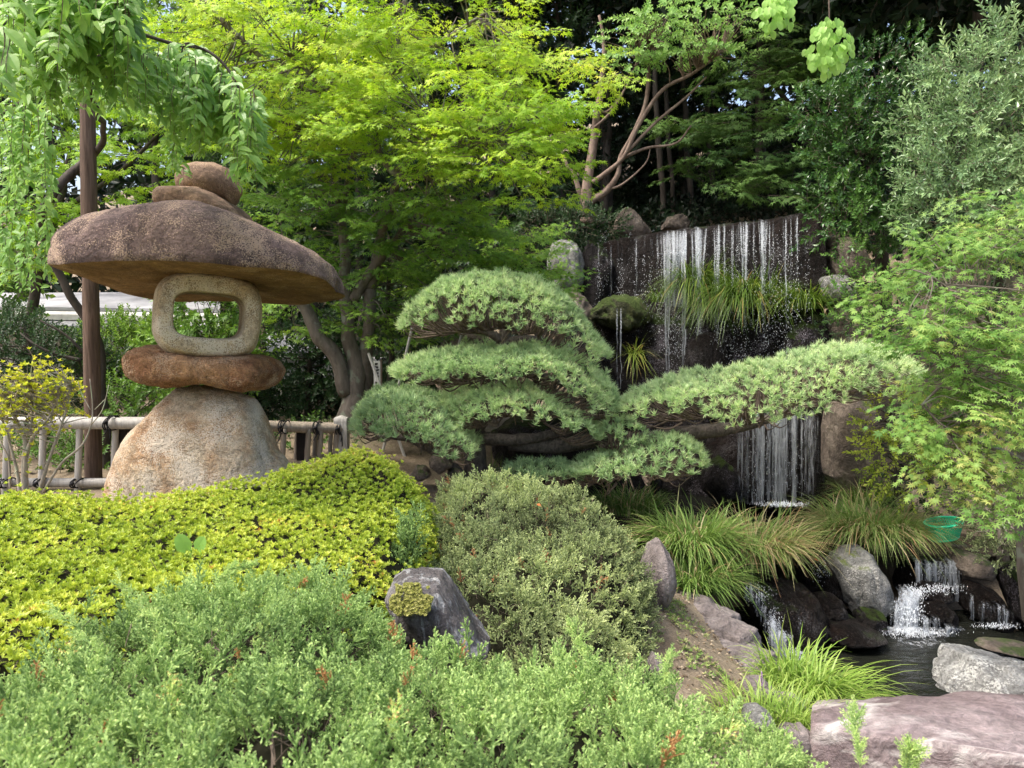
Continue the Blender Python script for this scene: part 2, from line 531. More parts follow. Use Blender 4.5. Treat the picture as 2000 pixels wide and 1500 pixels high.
M['bark_maple'] = bark_mat('bark_maple', (.085, .07, .055), (.20, .17, .14), (9, 9, 3), (.22, .24, .18))
M['bark_dark'] = bark_mat('bark_dark', (.03, .024, .02), (.09, .075, .06), (9, 9, 3))
M['bark_red'] = bark_mat('bark_red', (.09, .06, .045), (.27, .20, .155), (8, 8, 3))
M['bark_pine'] = bark_mat('bark_pine', (.045, .038, .032), (.17, .145, .12), (16, 16, 10), None, .9, .9)
M['twig'] = bark_mat('twig', (.07, .05, .038), (.20, .155, .12))
M['twig_pale'] = bark_mat('twig_pale', (.20, .17, .13), (.42, .37, .30), (20, 20, 8), (.30, .34, .22))
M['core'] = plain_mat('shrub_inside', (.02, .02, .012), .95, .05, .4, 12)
M['post_wood'] = bark_mat('post_wood', (.05, .032, .022), (.17, .115, .085), (22, 22, 1.6), None, .85, .8)
M['bamboo'] = bark_mat('weathered_bamboo', (.24, .23, .21), (.46, .44, .40), (26, 26, 1.5), None, .55, .25)
M['bamboo_tan'] = bark_mat('tan_bamboo', (.20, .165, .13), (.40, .34, .27), (26, 26, 1.5), None, .55, .25)
M['rope'] = plain_mat('black_rope', (.012, .012, .014), .8, .2)
M['char_post'] = plain_mat('charred_post', (.018, .015, .013), .85, .2)
M['white_paint'] = plain_mat('white_paint', (.62, .61, .57), .6, .3, .12, 12)
M['ink'] = plain_mat('ink', (.03, .03, .03), .7, .2, .05)
M['roof'] = plain_mat('roof_metal', (.36, .36, .37), .6, .3, .25, 2.5)
M['wall'] = plain_mat('plaster', (.40, .39, .36), .85, .2, .25, 4)
M['green_plastic'] = plain_mat('green_plastic', (.02, .50, .26), .4, .45, .1)
M['glyph'] = M['ink']
M['flower'] = plain_mat('lilac_flower', (.45, .25, .50), .6, .2, .2)
M['dry_leaf'] = plain_mat('dry_leaf', (.50, .16, .05), .7, .2, .2)


def ground_mat():
    m, nt, out = mat_new('soil')
    tc = N(nt, 'ShaderNodeTexCoord')
    n1 = N(nt, 'ShaderNodeTexNoise', {'Vector': tc.outputs['Object'], 'Scale': 1.4, 'Detail': 9.0, 'Roughness': .65})
    n2 = N(nt, 'ShaderNodeTexNoise', {'Vector': tc.outputs['Object'], 'Scale': 55.0, 'Detail': 4.0, 'Roughness': .7})
    c = ramp(nt, n1.outputs['Fac'], [(.3, (.12, .09, .06)), (.5, (.21, .168, .118)), (.62, (.27, .22, .155)), (.74, (.16, .17, .07))])
    mul = N(nt, 'ShaderNodeMapRange', {'Value': n2.outputs['Fac'], 'From Min': .3, 'From Max': .7, 'To Min': .6, 'To Max': 1.4})
    mx = N(nt, 'ShaderNodeVectorMath', {0: c, 1: mul.outputs[0]}, operation='MULTIPLY')
    h = N(nt, 'ShaderNodeMath', {0: n1.outputs['Fac'], 1: n2.outputs['Fac']}, operation='ADD')
    bp = N(nt, 'ShaderNodeBump', {'Height': h.outputs[0], 'Strength': .5, 'Distance': .03})
    pb = N(nt, 'ShaderNodeBsdfPrincipled', {'Base Color': mx.outputs[0], 'Roughness': .95, 'Specular IOR Level': .1, 'Normal': bp.outputs[0]})
    nt.links.new(pb.outputs[0], out.inputs[0])
    return m


def water_mat():
    m, nt, out = mat_new('pond_water')
    tc = N(nt, 'ShaderNodeTexCoord')
    mp = N(nt, 'ShaderNodeMapping', {'Vector': tc.outputs['Object'], 'Scale': (3.0, 8.0, 1.0), 'Rotation': (0, 0, -.35)})
    n1 = N(nt, 'ShaderNodeTexNoise', {'Vector': mp.outputs[0], 'Scale': 1.6, 'Detail': 4.0, 'Roughness': .55, 'Distortion': .7})
    bp = N(nt, 'ShaderNodeBump', {'Height': n1.outputs['Fac'], 'Strength': .55, 'Distance': .05})
    pb = N(nt, 'ShaderNodeBsdfPrincipled', {'Base Color': (.012, .013, .010, 1), 'Roughness': .06, 'Specular IOR Level': .5, 'IOR': 1.33, 'Normal': bp.outputs[0]})
    nt.links.new(pb.outputs[0], out.inputs[0])
    return m


def fall_mat(name, lo, hi, sc=(38, 38, 2.2), strength=.9):
    """falling water: white threads with clear gaps between them"""
    m, nt, out = mat_new(name)
    tc = N(nt, 'ShaderNodeTexCoord')
    mp = N(nt, 'ShaderNodeMapping', {'Vector': tc.outputs['Object'], 'Scale': sc})
    n1 = N(nt, 'ShaderNodeTexNoise', {'Vector': mp.outputs[0], 'Scale': 1.0, 'Detail': 5.0, 'Roughness': .6, 'Distortion': .3})
    at = N(nt, 'ShaderNodeAttribute', attribute_name='tint')
    ad = N(nt, 'ShaderNodeMath', {0: n1.outputs['Fac'], 1: at.outputs['Fac']}, operation='ADD')
    a = N(nt, 'ShaderNodeMapRange', {'Value': ad.outputs[0], 'From Min': lo, 'From Max': hi, 'To Min': 0.0, 'To Max': strength})
    tr = N(nt, 'ShaderNodeBsdfTransparent')
    bp = N(nt, 'ShaderNodeBump', {'Height': n1.outputs['Fac'], 'Strength': .8, 'Distance': .05})
    pb = N(nt, 'ShaderNodeBsdfPrincipled', {'Base Color': (.80, .84, .88, 1), 'Roughness': .25, 'Specular IOR Level': .8, 'Normal': bp.outputs[0]})
    tl = N(nt, 'ShaderNodeBsdfTranslucent', {'Color': (.8, .85, .9, 1)})
    m1 = N(nt, 'ShaderNodeMixShader', {0: .4, 1: pb.outputs[0], 2: tl.outputs[0]})
    mx = N(nt, 'ShaderNodeMixShader', {0: a.outputs[0], 1: tr.outputs[0], 2: m1.outputs[0]})
    nt.links.new(mx.outputs[0], out.inputs[0])
    return m


M['soil'] = ground_mat()
M['water'] = water_mat()
M['fall'] = fall_mat('falling_water', 1.0, 1.38, (85, 85, 3.0))
M['foam'] = fall_mat('water_foam', 1.0, 1.3, (22, 22, 22))
M['drop'] = plain_mat('water_drop', (.80, .84, .88), .15, .8, .03)


# ------------------------------------------------------------------ rock builders
def facets(V, c, size, k, seed, depth=(.72, .95), soft=.92):
    r = np.random.default_rng(seed)
    U = (V - c) / size
    for i in range(k):
        n = nrm(r.normal(size=3))
        h = r.uniform(*depth)
        over = np.maximum(U @ n - h * np.max(U @ n), 0)
        U = U - soft * over[:, None] * n
    return U * size + c


def rough_(V, amp, fr, seed):
    """stone relief: swells, creases and chipped grain"""
    w = V + .25 * np.stack([fbm(V * fr, 2, seed + 20), fbm(V * fr, 2, seed + 21), fbm(V * fr, 2, seed + 22)], -1)
    ridge = 1 - np.abs(fbm(w * fr * 1.7, 4, seed + 5)) * 3.2
    chip = np.round(fbm(w * fr * 2.6, 2, seed + 7) * 5) / 5
    return amp * fbm(V * fr, 5, seed) - amp * .4 * np.clip(ridge, 0, 1) ** 3 + amp * .35 * chip


def loaf(T, B, Y, D, Mid=None, tilt=0., tf=0., n=72, m=56, ex=2.3, exd=2.4, amp=.02, fr=3.0, seed=0, cuts=0, cd=(.72, .95), kY=None, flat=None):
    """closed stone lofted along x: top and bottom outline in photo pixels at distance Y, half depth D"""
    T, B = np.array(T, float), np.array(B, float)
    x0, x1 = max(T[0, 0], B[0, 0]), min(T[-1, 0], B[-1, 0])
    s = -np.cos(np.linspace(0, PI, n))
    px = (x0 + x1) / 2 + s * (x1 - x0) / 2
    def ip(A):
        v = np.interp(px, A[:, 0], A[:, 1])
        return v
    Yc = np.full(n, float(Y)) if kY is None else np.interp(px, [x0, x1], kY)
    kx = min(.7, .18 * (exd - 1.6) + .17)
    Dd = D * (1 - np.abs(s) ** exd) ** (1 / exd) + .004
    sg = 1 if (x0 + x1) / 2 < 1000 else -1
    Xs = (px - 1000) / F * (Yc + sg * s * D * kx)
    tY = np.where(ip(T) < 650, Yc - ((tf or .3 * D) * Dd / D), Yc + .3 * Dd)
    bY = np.where(ip(B) > 650, Yc - .3 * Dd, Yc + .3 * Dd)
    pt, pb_ = P(px, ip(T), tY), P(px, ip(B), Yc + Dd if tilt else bY)
    pt[:, 0] = Xs
    if tilt: pb_[:, 2] += tilt * Dd * .9
    if Mid is None:
        mz = (pt[:, 2] * .5 + pb_[:, 2] * .5)
    elif np.isscalar(Mid):
        mz = pb_[:, 2] + (pt[:, 2] - pb_[:, 2]) * Mid
    else:
        A = np.array(Mid, float)
        mz = P(px, ip(A), Yc - Dd)[:, 2] - tilt * Dd
    mz = np.clip(mz, np.minimum(pb_[:, 2], pt[:, 2]), np.maximum(pb_[:, 2], pt[:, 2]))
    Dd = D * (1 - np.abs(s) ** exd) ** (1 / exd) + .004
    a = np.linspace(0, 2 * PI, m, endpoint=False)
    ca = np.sign(np.cos(a)) * np.abs(np.cos(a)) ** (2 / ex)
    sa = np.sign(np.sin(a)) * np.abs(np.sin(a)) ** (2 / ex)
    V = np.empty((n, m, 3))
    V[..., 0] = pt[:, 0, None]
    V[..., 1] = Yc[:, None] + Dd[:, None] * ca
    V[..., 2] = mz[:, None] + np.where(sa > 0, (pt[:, 2] - mz)[:, None] * sa, (mz - pb_[:, 2])[:, None] * sa)
    V[..., 2] -= tilt * (V[..., 1] - Yc[:, None])
    V = V.reshape(-1, 3)
    i = np.arange(n - 1)[:, None] * m
    j = np.arange(m)[None]
    Q = np.stack([i + j, i + m + j, i + m + (j + 1) % m, i + (j + 1) % m], -1).reshape(-1, 4)
    c = V.mean(0)
    e0, e1 = V[:m].mean(0), V[-m:].mean(0)
    V = np.vstack([V, e0, e1])
    jj = np.arange(m)
    T3 = np.vstack([np.stack([np.full(m, n * m), jj, (jj + 1) % m], -1), np.stack([np.full(m, n * m + 1), (n - 1) * m + (jj + 1) % m, (n - 1) * m + jj], -1)])
    size = np.maximum((V.max(0) - V.min(0)) / 2, .01)
    if cuts:
        V = facets(V, c, size, cuts, seed + 3, cd)
    d = nrm((V - c) / size)
    V = V + d * rough_(V, amp, fr, seed)[:, None]
    return V, [Q, T3]


def cube_sphere(n):
    g = np.linspace(-1, 1, n + 1)
    a, b = np.meshgrid(g, g, indexing='ij')
    o = np.ones_like(a)
    P6 = [np.stack(v, -1).reshape(-1, 3) for v in ((a, b, o), (b, a, -o), (o, a, b), (-o, b, a), (b, o, a), (a, -o, b))]
    V = np.concatenate(P6)
    k = n + 1
    i, j = np.meshgrid(np.arange(n), np.arange(n), indexing='ij')
    q = np.stack([i * k + j, (i + 1) * k + j, (i + 1) * k + j + 1, i * k + j + 1], -1).reshape(-1, 4)
    Q = np.concatenate([q + f * k * k for f in range(6)])
    key = np.round(V * 1000).astype(int)
    _, first, inv = np.unique(key, axis=0, return_index=True, return_inverse=True)
    return V[first], inv.reshape(-1)[Q]


CS20 = cube_sphere(22)


def hexrock(c8, rnd=.35, amp=.03, fr=2.5, seed=0, cuts=0, cd=(.75, .95)):
    """stone filling eight corners (x-,x+) x (y-,y+) x (z-,z+) order 000,001,010,011,100.. (z fastest)"""
    U, Q = CS20
    L = np.linalg.norm(U, axis=1, keepdims=True)
    U = U * (1 - rnd) + U / L * rnd * 1.15
    c8 = np.asarray(c8, float)
    t = (U + 1) / 2
    V = 0
    for k in range(8):
        w = 1
        for ax, bit in enumerate(((k >> 2) & 1, (k >> 1) & 1, k & 1)):
            w = w * (t[:, ax] if bit else 1 - t[:, ax])
        V = V + w[:, None] * c8[k]
    c = V.mean(0)
    size = np.maximum((V.max(0) - V.min(0)) / 2, .01)
    if cuts:
        V = facets(V, c, size, cuts, seed + 3, cd)
    d = nrm((V - c) / size)
    V = V + d * rough_(V, amp, fr, seed)[:, None]
    return V, Q


def boxrock(cx, cy, z0, z1, sx, sy, yaw=0., tilt=0., **kw):
    c, s = math.cos(yaw), math.sin(yaw)
    pts = []
    for x in (-sx, sx):
        for y in (-sy, sy):
            for z in (z0, z1):
                k = .82 if z == z1 else 1.0
                X, Y_ = x * k, y * k
                pts.append((cx + X * c - Y_ * s, cy + X * s + Y_ * c, z + tilt * x * (1 if z == z1 else 0)))
    return hexrock(pts, **kw)


def rock(name, label, mat, VF, cat='rock', group=None):
    o = obj(name, VF[0], VF[1], M[mat], None, None, True)
    return tag(o, label, cat, group)


# ------------------------------------------------------------------ leaf templates: (V, T, tint offset, material index per face)
def t_simple(w=.28, fold=.06, droop=.12):
    V = np.array([(0, 0, 0), (-w, .45, fold), (w, .45, fold), (0, 1, -droop)], float)
    T = np.array([(0, 2, 3), (0, 3, 1)])
    return V, T, np.array([-.1, 0, 0, .08]), np.zeros(2, int)


def t_leaf(w=.26, fold=.07, droop=.25, seg=4, heart=0.):
    """leaf with midrib, seg rows"""
    t = np.linspace(0, 1, seg + 1)
    ww = w * np.sin(PI * np.clip(t, 0, 1) ** .8) ** .85 if not heart else w * np.sqrt(np.maximum(0, 1 - ((t - .28) / .74) ** 2)) * (t > 0)
    if heart:
        ww[0] = w * .35; ww[-1] = 0
    V, T = [], []
    for i, q in enumerate(t):
        z = -droop * q * q
        yb = q - (heart * .16 if i == 0 else 0)
        V += [(-ww[i], yb, z + fold * (ww[i] / w)), (0, q, z), (ww[i], yb, z + fold * (ww[i] / w))]
    for i in range(seg):
        a = 3 * i
        T += [(a, a + 1, a + 4), (a, a + 4, a + 3), (a + 1, a + 2, a + 5), (a + 1, a + 5, a + 4)]
    V = np.array(V, float)
    tt = np.tile([0.05, -.06, 0.05], seg + 1)
    return V, np.array(T), tt, np.zeros(len(T), int)


def t_maple(lobes=7, low=False):
    ang = {7: [0, 36, -36, 74, -74, 122, -122], 5: [0, 42, -42, 86, -86]}[lobes]
    ln = {7: [1, .93, .93, .74, .74, .42, .42], 5: [1, .88, .88, .6, .6]}[lobes]
    V, T, tt = [(0, 0, 0)], [], [0]
    for a, l in zip(ang, ln):
        a = math.radians(a)
        d = np.array([math.sin(a), math.cos(a)])
        s = np.array([d[1], -d[0]])
        b = len(V)
        if low:
            V += [(*(d * .12 + s * .13), 0), (*(d * .12 - s * .13), 0), (*(d * l), -.12 * l)]
            T += [(b + 1, b, b + 2)]
            tt += [0, 0, .08]
        else:
            V += [(*(d * .42 * l + s * .115), .02), (*(d * .42 * l - s * .115), .02), (*(d * l), -.16 * l)]
            T += [(0, b, b + 1), (b + 1, b, b + 2)]
            tt += [0, 0, .1]
    V = np.array(V, float)
    return V, np.array(T), np.array(tt, float), np.zeros(len(T), int)


def merge(items):
    """items: list of (template, R, pos, scale, tint, mat index override or None)"""
    Vs, Ts, ts, ms, n = [], [], [], [], 0
    for (V, T, t, mi), R, p, s, dt, mo in items:
        Vs.append((V * s) @ np.asarray(R).T + p)
        Ts.append(T + n)
        ts.append(t + dt)
        ms.append(mi if mo is None else np.full(len(T), mo))
        n += len(V)
    return np.concatenate(Vs), np.concatenate(Ts), np.concatenate(ts), np.concatenate(ms)


def t_stick(p0, p1, r):
    """three-sided twig as a template, material 1"""
    p0, p1 = np.asarray(p0, float), np.asarray(p1, float)
    d = nrm(p1 - p0)
    x = nrm(np.cross(d, [.3, .1, .95])); y = np.cross(d, x)
    a = np.array([0, 2.09, 4.19])
    c = np.cos(a)[:, None] * x + np.sin(a)[:, None] * y
    V = np.vstack([p0 + c * r, p1 + c * r * .5])
    T = np.array([(0, 1, 4), (0, 4, 3), (1, 2, 5), (1, 5, 4), (2, 0, 3), (2, 3, 5)])
    return V, T, np.zeros(6), np.ones(6, int)


I3 = np.eye(3)


def spray_maple(L=.5, pairs=8, leaf=.065, low=True, lobes=5, r=None):
    r = r or rng
    base = t_maple(lobes, low)
    it = [(t_stick((0, 0, 0), (0, L, -.03), .003), I3, np.zeros(3), 1, 0, None)]
    for i in range(pairs):
        y = L * (.12 + .88 * i / (pairs - 1))
        sub = .16 * (1 - .55 * i / pairs)
        for sd in (-1, 1):
            nn = 3 if i < pairs - 2 else 1
            for k in range(nn):
                q = (k + 1) / nn
                p = np.array([sd * sub * q * r.uniform(.6, 1.15), y + sub * .7 * q + r.uniform(-.02, .02), r.uniform(-.03, .02) - .04 * q])
                d = np.array([sd * r.uniform(.3, 1.1), r.uniform(.1, 1), r.uniform(-.65, -.05)])
                nv = np.array([r.uniform(-.45, .45), r.uniform(-.45, .45), 1])
                it.append((base, frames(d, nv), p, leaf * r.uniform(.75, 1.2), r.uniform(-.14, .14), None))
    it.append((base, frames(np.array([0, 1, -.3]), np.array([0, 0, 1.])), np.array([0, L, -.03]), leaf, .15, None))
    return merge(it)


def spray_leafy(L=.35, n=16, leaf=.07, tmpl=None, cone=.8, r=None, stick=.003):
    """twig with simple leaves spiralling round it"""
    r = r or rng
    tmpl = tmpl or t_simple()
    it = [(t_stick((0, 0, 0), (0, L, 0), stick), I3, np.zeros(3), 1, 0, None)]
    for i in range(n):
        a = i * 2.4 + r.uniform(-.3, .3)
        q = (i + .5) / n
        y = L * (.15 + .85 * q)
        d = np.array([math.cos(a), cone + 1.2 * q ** 3, math.sin(a)])
        it.append((tmpl, frames(d, np.array([-math.cos(a) * .2, 1, -math.sin(a) * .2 + .5])), np.array([0, y, 0]), leaf * r.uniform(.7, 1.15), r.uniform(-.12, .12) + .12 * q, None))
    return merge(it)


def rosette(n=6, leaf=.03, up=.9, r=None, w=.22, inner=3):
    r = r or rng
    it = []
    b = t_simple(w, .05, .06)
    for i in range(n):
        a = i * 2 * PI / n + r.uniform(-.3, .3)
        d = np.array([math.cos(a), up * r.uniform(.6, 1.2), math.sin(a)])
        it.append((b, frames(d, np.array([-math.cos(a) * .8, 1, -math.sin(a) * .8])), np.array([0, .0, 0]), leaf * r.uniform(.8, 1.15), r.uniform(-.08, .08), None))
    for i in range(inner):
        a = i * 2.1 + r.uniform(0, 1)
        d = np.array([math.cos(a) * .35, 1, math.sin(a) * .35])
        it.append((b, frames(d, np.array([-math.cos(a), .3, -math.sin(a)])), np.array([0, .003, 0]), leaf * r.uniform(.6, .9), .15, None))
    return merge(it)


def t_needle(w):
    return np.array([(-w, 0, 0), (w, 0, 0), (0, 1, 0)], float), np.array([(0, 1, 2)]), np.array([-.15, -.15, .12]), np.zeros(1, int)


def tuft(n=26, L=.05, w=.05, r=None):
    r = r or rng
    it = []
    nd = t_needle(w)
    for i in range(n):
        a = r.uniform(0, 2 * PI)
        e = r.uniform(.05, 1.25)
        d = np.array([math.cos(a) * math.sin(e), math.cos(e), math.sin(a) * math.sin(e)])
        it.append((nd, frames(d, r.normal(size=3)), d * .004 + np.array([0, r.uniform(-.012, .008), 0]), L * r.uniform(.75, 1.1), r.uniform(-.1, .1), None))
    if r.uniform() < .35:
        it.append((t_needle(.35), frames(np.array([0, 1, .01]), np.array([0, 0, 1.])), np.array([0, .006, 0]), .016, .9, None))
    return merge(it)


def spray_juniper(L=.13, n=11, sub=4, w=.0022, r=None, fat=1.0):
    """flat-ish spray of scale-leaved branchlets"""
    r = r or rng
    V, T, t, n0 = [], [], [], 0
    def let(p, d, l, wd, tt):
        nonlocal n0
        d = nrm(d)
        s = nrm(np.cross(d, r.normal(size=3))) * wd
        q = nrm(np.cross(d, s)) * wd
        V.extend([p - s, p + s, p + d * l * .8 + q * .9, p + d * l * .8 - q * .9, p + d * l])
        T.extend([(n0, n0 + 1, n0 + 2), (n0, n0 + 2, n0 + 3), (n0 + 3, n0 + 2, n0 + 4)])
        t.extend([tt - .25, tt - .25, tt + .05, tt + .05, tt + .3])
        n0 += 5
    let(np.zeros(3), np.array([0, 1, 0]), L, w * 1.1 * fat, -.05)
    for i in range(n):
        q = (i + .5) / n
        y = L * (.15 + .82 * q)
        a = i * 2.4 + r.uniform(-.4, .4)
        d = np.array([math.cos(a), .9 + .6 * q, math.sin(a) * .8])
        l = L * .42 * (1 - .62 * q) * r.uniform(.8, 1.2)
        p = np.array([0, y, 0])
        let(p, d, l, w * fat, r.uniform(-.1, .1))
        dn = nrm(d)
        for k in range(sub):
            qq = (k + 1) / (sub + .5)
            pp = p + dn * l * qq
            dd = dn + r.normal(size=3) * .75 + np.array([0, .5, 0])
            let(pp, dd, l * .5 * (1.1 - .5 * qq), w * .95 * fat, r.uniform(-.08, .12))
    return np.array(V), np.array(T), np.array(t), np.zeros(len(T), int)


# ------------------------------------------------------------------ foliage scattering
def scatter(variants, pos, R, s, tint, vidx=None):
    if vidx is None:
        vidx = rng.integers(0, len(variants), len(pos))
    g = Geo()
    s = np.broadcast_to(np.asarray(s, float), (len(pos),))
    for k, (V, T, t, mi) in enumerate(variants):
        m = vidx == k
        c = int(m.sum())
        if not c: continue
        W = np.einsum('mij,vj->mvi', R[m], V) * s[m][:, None, None] + pos[m][:, None]
        TT = (T[None] + (np.arange(c) * len(V))[:, None, None]).reshape(-1, 3)
        tt = np.clip((t[None] + tint[m][:, None]).ravel(), 0, 1)
        g.add(W.reshape(-1, 3), TT, tt, np.tile(mi, c))
    return g


def visible_score(pos):
    """photo pixel of points"""
    d = pos - np.array([0, 0, CAMZ])
    fwd = d[:, 1] * CP - d[:, 2] * SP
    up = d[:, 1] * SP + d[:, 2] * CP
    px = 1000 + F * d[:, 0] / fwd
    py = 750 - F * up / fwd
    return px, py, fwd


def foliage(root, name, part, variants, pos, R, s, tint, mats, n_parts=0, front=None, lab=None):
    """the n_parts nearest pieces are parts of their own, the rest one 'stuff' part"""
    vidx = rng.integers(0, len(variants), len(pos))
    s = np.broadcast_to(np.asarray(s, float), (len(pos),)).copy()
    keep = np.ones(len(pos), bool)
    if n_parts:
        px, py, fw = visible_score(pos)
        sc = fw / np.maximum(s, 1e-6) if front is None else front
        sc = sc + np.where((px < 5) | (px > 1995) | (py < 5) | (py > 1495), 1e6, 0)
        idx = np.argsort(sc)[:n_parts]
        keep[idx] = False
        org = origin_of(root)
        pool = {}
        for i in idx:
            lv = int(np.clip(tint[i] * 6, 0, 5))
            key = (int(vidx[i]), lv)
            if key not in pool:
                V, T, t, mi = variants[key[0]]
                pool[key] = new_mesh(part, V, T, np.clip(t + (lv + .5) / 6, 0, 1), False, mats, mi)
            o = bpy.data.objects.new(part, pool[key])
            m4 = np.eye(4)
            m4[:3, :3] = R[i] * s[i]
            m4[:3, 3] = pos[i] - org
            COL.objects.link(o)
            o.parent = root
            o.matrix_local = Matrix(m4.tolist())
    if not keep.any(): return None
    g = scatter(variants, pos[keep], R[keep], s[keep], tint[keep], vidx[keep])
    return g.build(name, mats, root, kind='stuff')


DM = 2.6


def blob_points(ell, dens, shell=.55, clump=.35, fr=2.2, seed=0, bottom=-1.0):
    """ell: rows (cx, cy, rx, ry, Y, depth) in photo pixels + metres -> points with outward normals"""
    P_, N_ = [], []
    for k, (cx, cy, rx, ry, Y, dp) in enumerate(ell):
        c = P(cx, cy, Y)
        a, b, h = rx * Y / F, dp, ry * Y / F
        n = int(dens * DM * (a * h + a * b + b * h) * 1.3) + 3
        u = rand_unit(n)
        u = u[u[:, 2] > bottom]
        rr = rng.uniform(shell, 1.0, len(u)) ** .7
        rr = rr * (1 + clump * fbm(u * fr + k * 7.1, 3, seed + k))
        P_.append(c + u * np.array([a, b, h]) * rr[:, None])
        N_.append(nrm(u / np.array([a, b, h])))
    return np.concatenate(P_), np.concatenate(N_)


def shade_tint(pos, base, var, fr=2.0, seed=0):
    return base + var * fbm(pos * fr, 3, seed) * 1.6 + rng.normal(0, var * .35, len(pos))


def layered(ell, dens, tilt=.35, seed=0, clump=.5, fr=2.4, droop=-.12, lay=.28):
    """points for sprays of a layered tree: flat tiers, sprays reaching outward"""
    P_, D_, N_ = [], [], []
    for k, (cx, cy, rx, ry, Y, dp) in enumerate(ell):
        c = P(cx, cy, Y)
        a, b, h = rx * Y / F, dp, ry * Y / F
        n = int(dens * 2.0 * (a * h + a * b * .5) * 1.6) + 2
        u = rand_unit(n) * (rng.uniform(0, 1, n) ** (1 / 2.4))[:, None]
        p = c + u * np.array([a, b, h])
        # gather into tiers with an undulating height
        und = .3 * fbm(np.c_[p[:, 0], p[:, 1], np.zeros(n)] * .8, 2, seed + 3)
        z = p[:, 2] - und
        zl = np.round(z / lay) * lay
        p[:, 2] = p[:, 2] * .35 + (zl + und) * .65
        keep = fbm(p * fr, 2, seed) > (-.5 + clump * .7)
        p, u = p[keep], u[keep]
        az = np.arctan2(p[:, 1] - c[1], p[:, 0] - c[0]) + rng.normal(0, .9, len(p))
        d = np.c_[np.cos(az), np.sin(az) - .25, droop + rng.normal(0, .16, len(p))]
        nv = np.c_[rng.normal(0, tilt, len(p)), rng.normal(-.38, tilt, len(p)), np.ones(len(p))]
        P_.append(p); D_.append(d); N_.append(nv)
    return np.concatenate(P_), np.concatenate(D_), np.concatenate(N_)


# ================================================================== GROUND AND WATER
ZU, ZL = -.60, -1.07
GP = [(-12, -6, 0), (0, -6, 0), (12, -6, 0), (0, 0, 0), (-4, 0, 0), (4, 0, -.3), (-4, 4, 0), (-1, 3, 0), (-4.5, 7, .12), (-2.6, 6.6, .15), (-4, 12, .35),
      (-8, 12, .5), (-1, 8, .12), (-.2, 8, .1), (-1.8, 9.6, .6), (-2.5, 9, .45), (.5, 8, -.1), (.3, 5.5, 0), (.9, 5, -.15), (1.25, 4.6, -.42), (1.3, 5.4, -.42), (1.55, 6.1, -.5), (1.5, 4.2, -.6),
      (1.9, 4.8, -.75), (1.6, 3.4, -.7), (2.2, 6.0, -1.3), (2.4, 6.6, -1.5), (3, 6.5, -1.5), (4, 6.5, -1.5), (5.2, 6.3, -1.4), (2.6, 5.2, -1.5), (3.6, 5.2, -1.5), (5, 5, -1.4),
      (2.3, 3.6, -.9), (4, 3.4, -.9), (2.2, 8.2, -.95), (3, 8.3, -.95), (4, 8.5, -.95), (4.9, 8.3, -.95), (2, 9.3, -.95), (3.5, 9.6, -.95), (5, 9.2, -.3), (1.3, 7.2, -.6), (1.2, 8.8, -.75),
      (6.2, 7.6, -.1), (8, 8, .4), (6.4, 5.8, -.6), (7.5, 4, -.4), (9, 10.5, 2.5), (6, 10.2, 1.6), (2.4, 13.4, 2.7), (4, 12.4, 2.8), (5.6, 11.3, 2.8), (1.2, 13.6, 2.6), (.2, 13.2, 1.9), (-.6, 12.6, 1.3),
      (.6, 10.6, .1), (1.4, 10.6, -.4), (2.5, 11.6, -.7), (-2, 12.6, .75), (-6, 15, .7), (8, 15, 4), (3, 17, 4.0), (0, 18, 3.5), (-4, 20, 2.2), (-12, 24, 1.2), (0, 26, 6.5), (10, 26, 7.5), (24, 26, 8),
      (0, 40, 12), (-20, 40, 5), (24, 40, 13), (-30, 10, .5), (30, 8, 3), (-40, 60, 12), (40, 60, 18), (0, 70, 20)]
ground_z = rbf(GP)


def axis_(lo, hi, near, step):
    mid = np.arange(near[0], near[1] + 1e-6, step)
    left = near[0] - np.geomspace(step, near[0] - lo, 22)[::-1]
    right = near[1] + np.geomspace(step, hi - near[1], 22)
    return np.concatenate([left, mid, right])


gx, gy = axis_(-320, 320, (-9, 10), .18), axis_(-200, 600, (-2, 20), .18)
GX, GY = np.meshgrid(gx, gy, indexing='ij')
cxg, cyg = np.clip(GX, -38, 38), np.clip(GY, -8, 65)
GZ = ground_z(cxg, cyg) + .05 * fbm(np.stack([GX, GY, GX * 0], -1) * 1.3, 4, 3)
GZ = GZ + np.clip(np.hypot(GX - cxg, GY - cyg), 0, 400) * .03
n1, n2 = GX.shape
i, j = np.meshgrid(np.arange(n1 - 1), np.arange(n2 - 1), indexing='ij')
gq = np.stack([i * n2 + j, (i + 1) * n2 + j, (i + 1) * n2 + j + 1, i * n2 + j + 1], -1).reshape(-1, 4)
o = obj('ground', np.stack([GX, GY, GZ], -1).reshape(-1, 3), gq, M['soil'], None, None, True)
tag(o, 'bare brown soil and slopes under the shrubs and along the stream', None, None, 'structure')


def gz(x, y):
    return float(ground_z(np.array(x, float), np.array(y, float)))


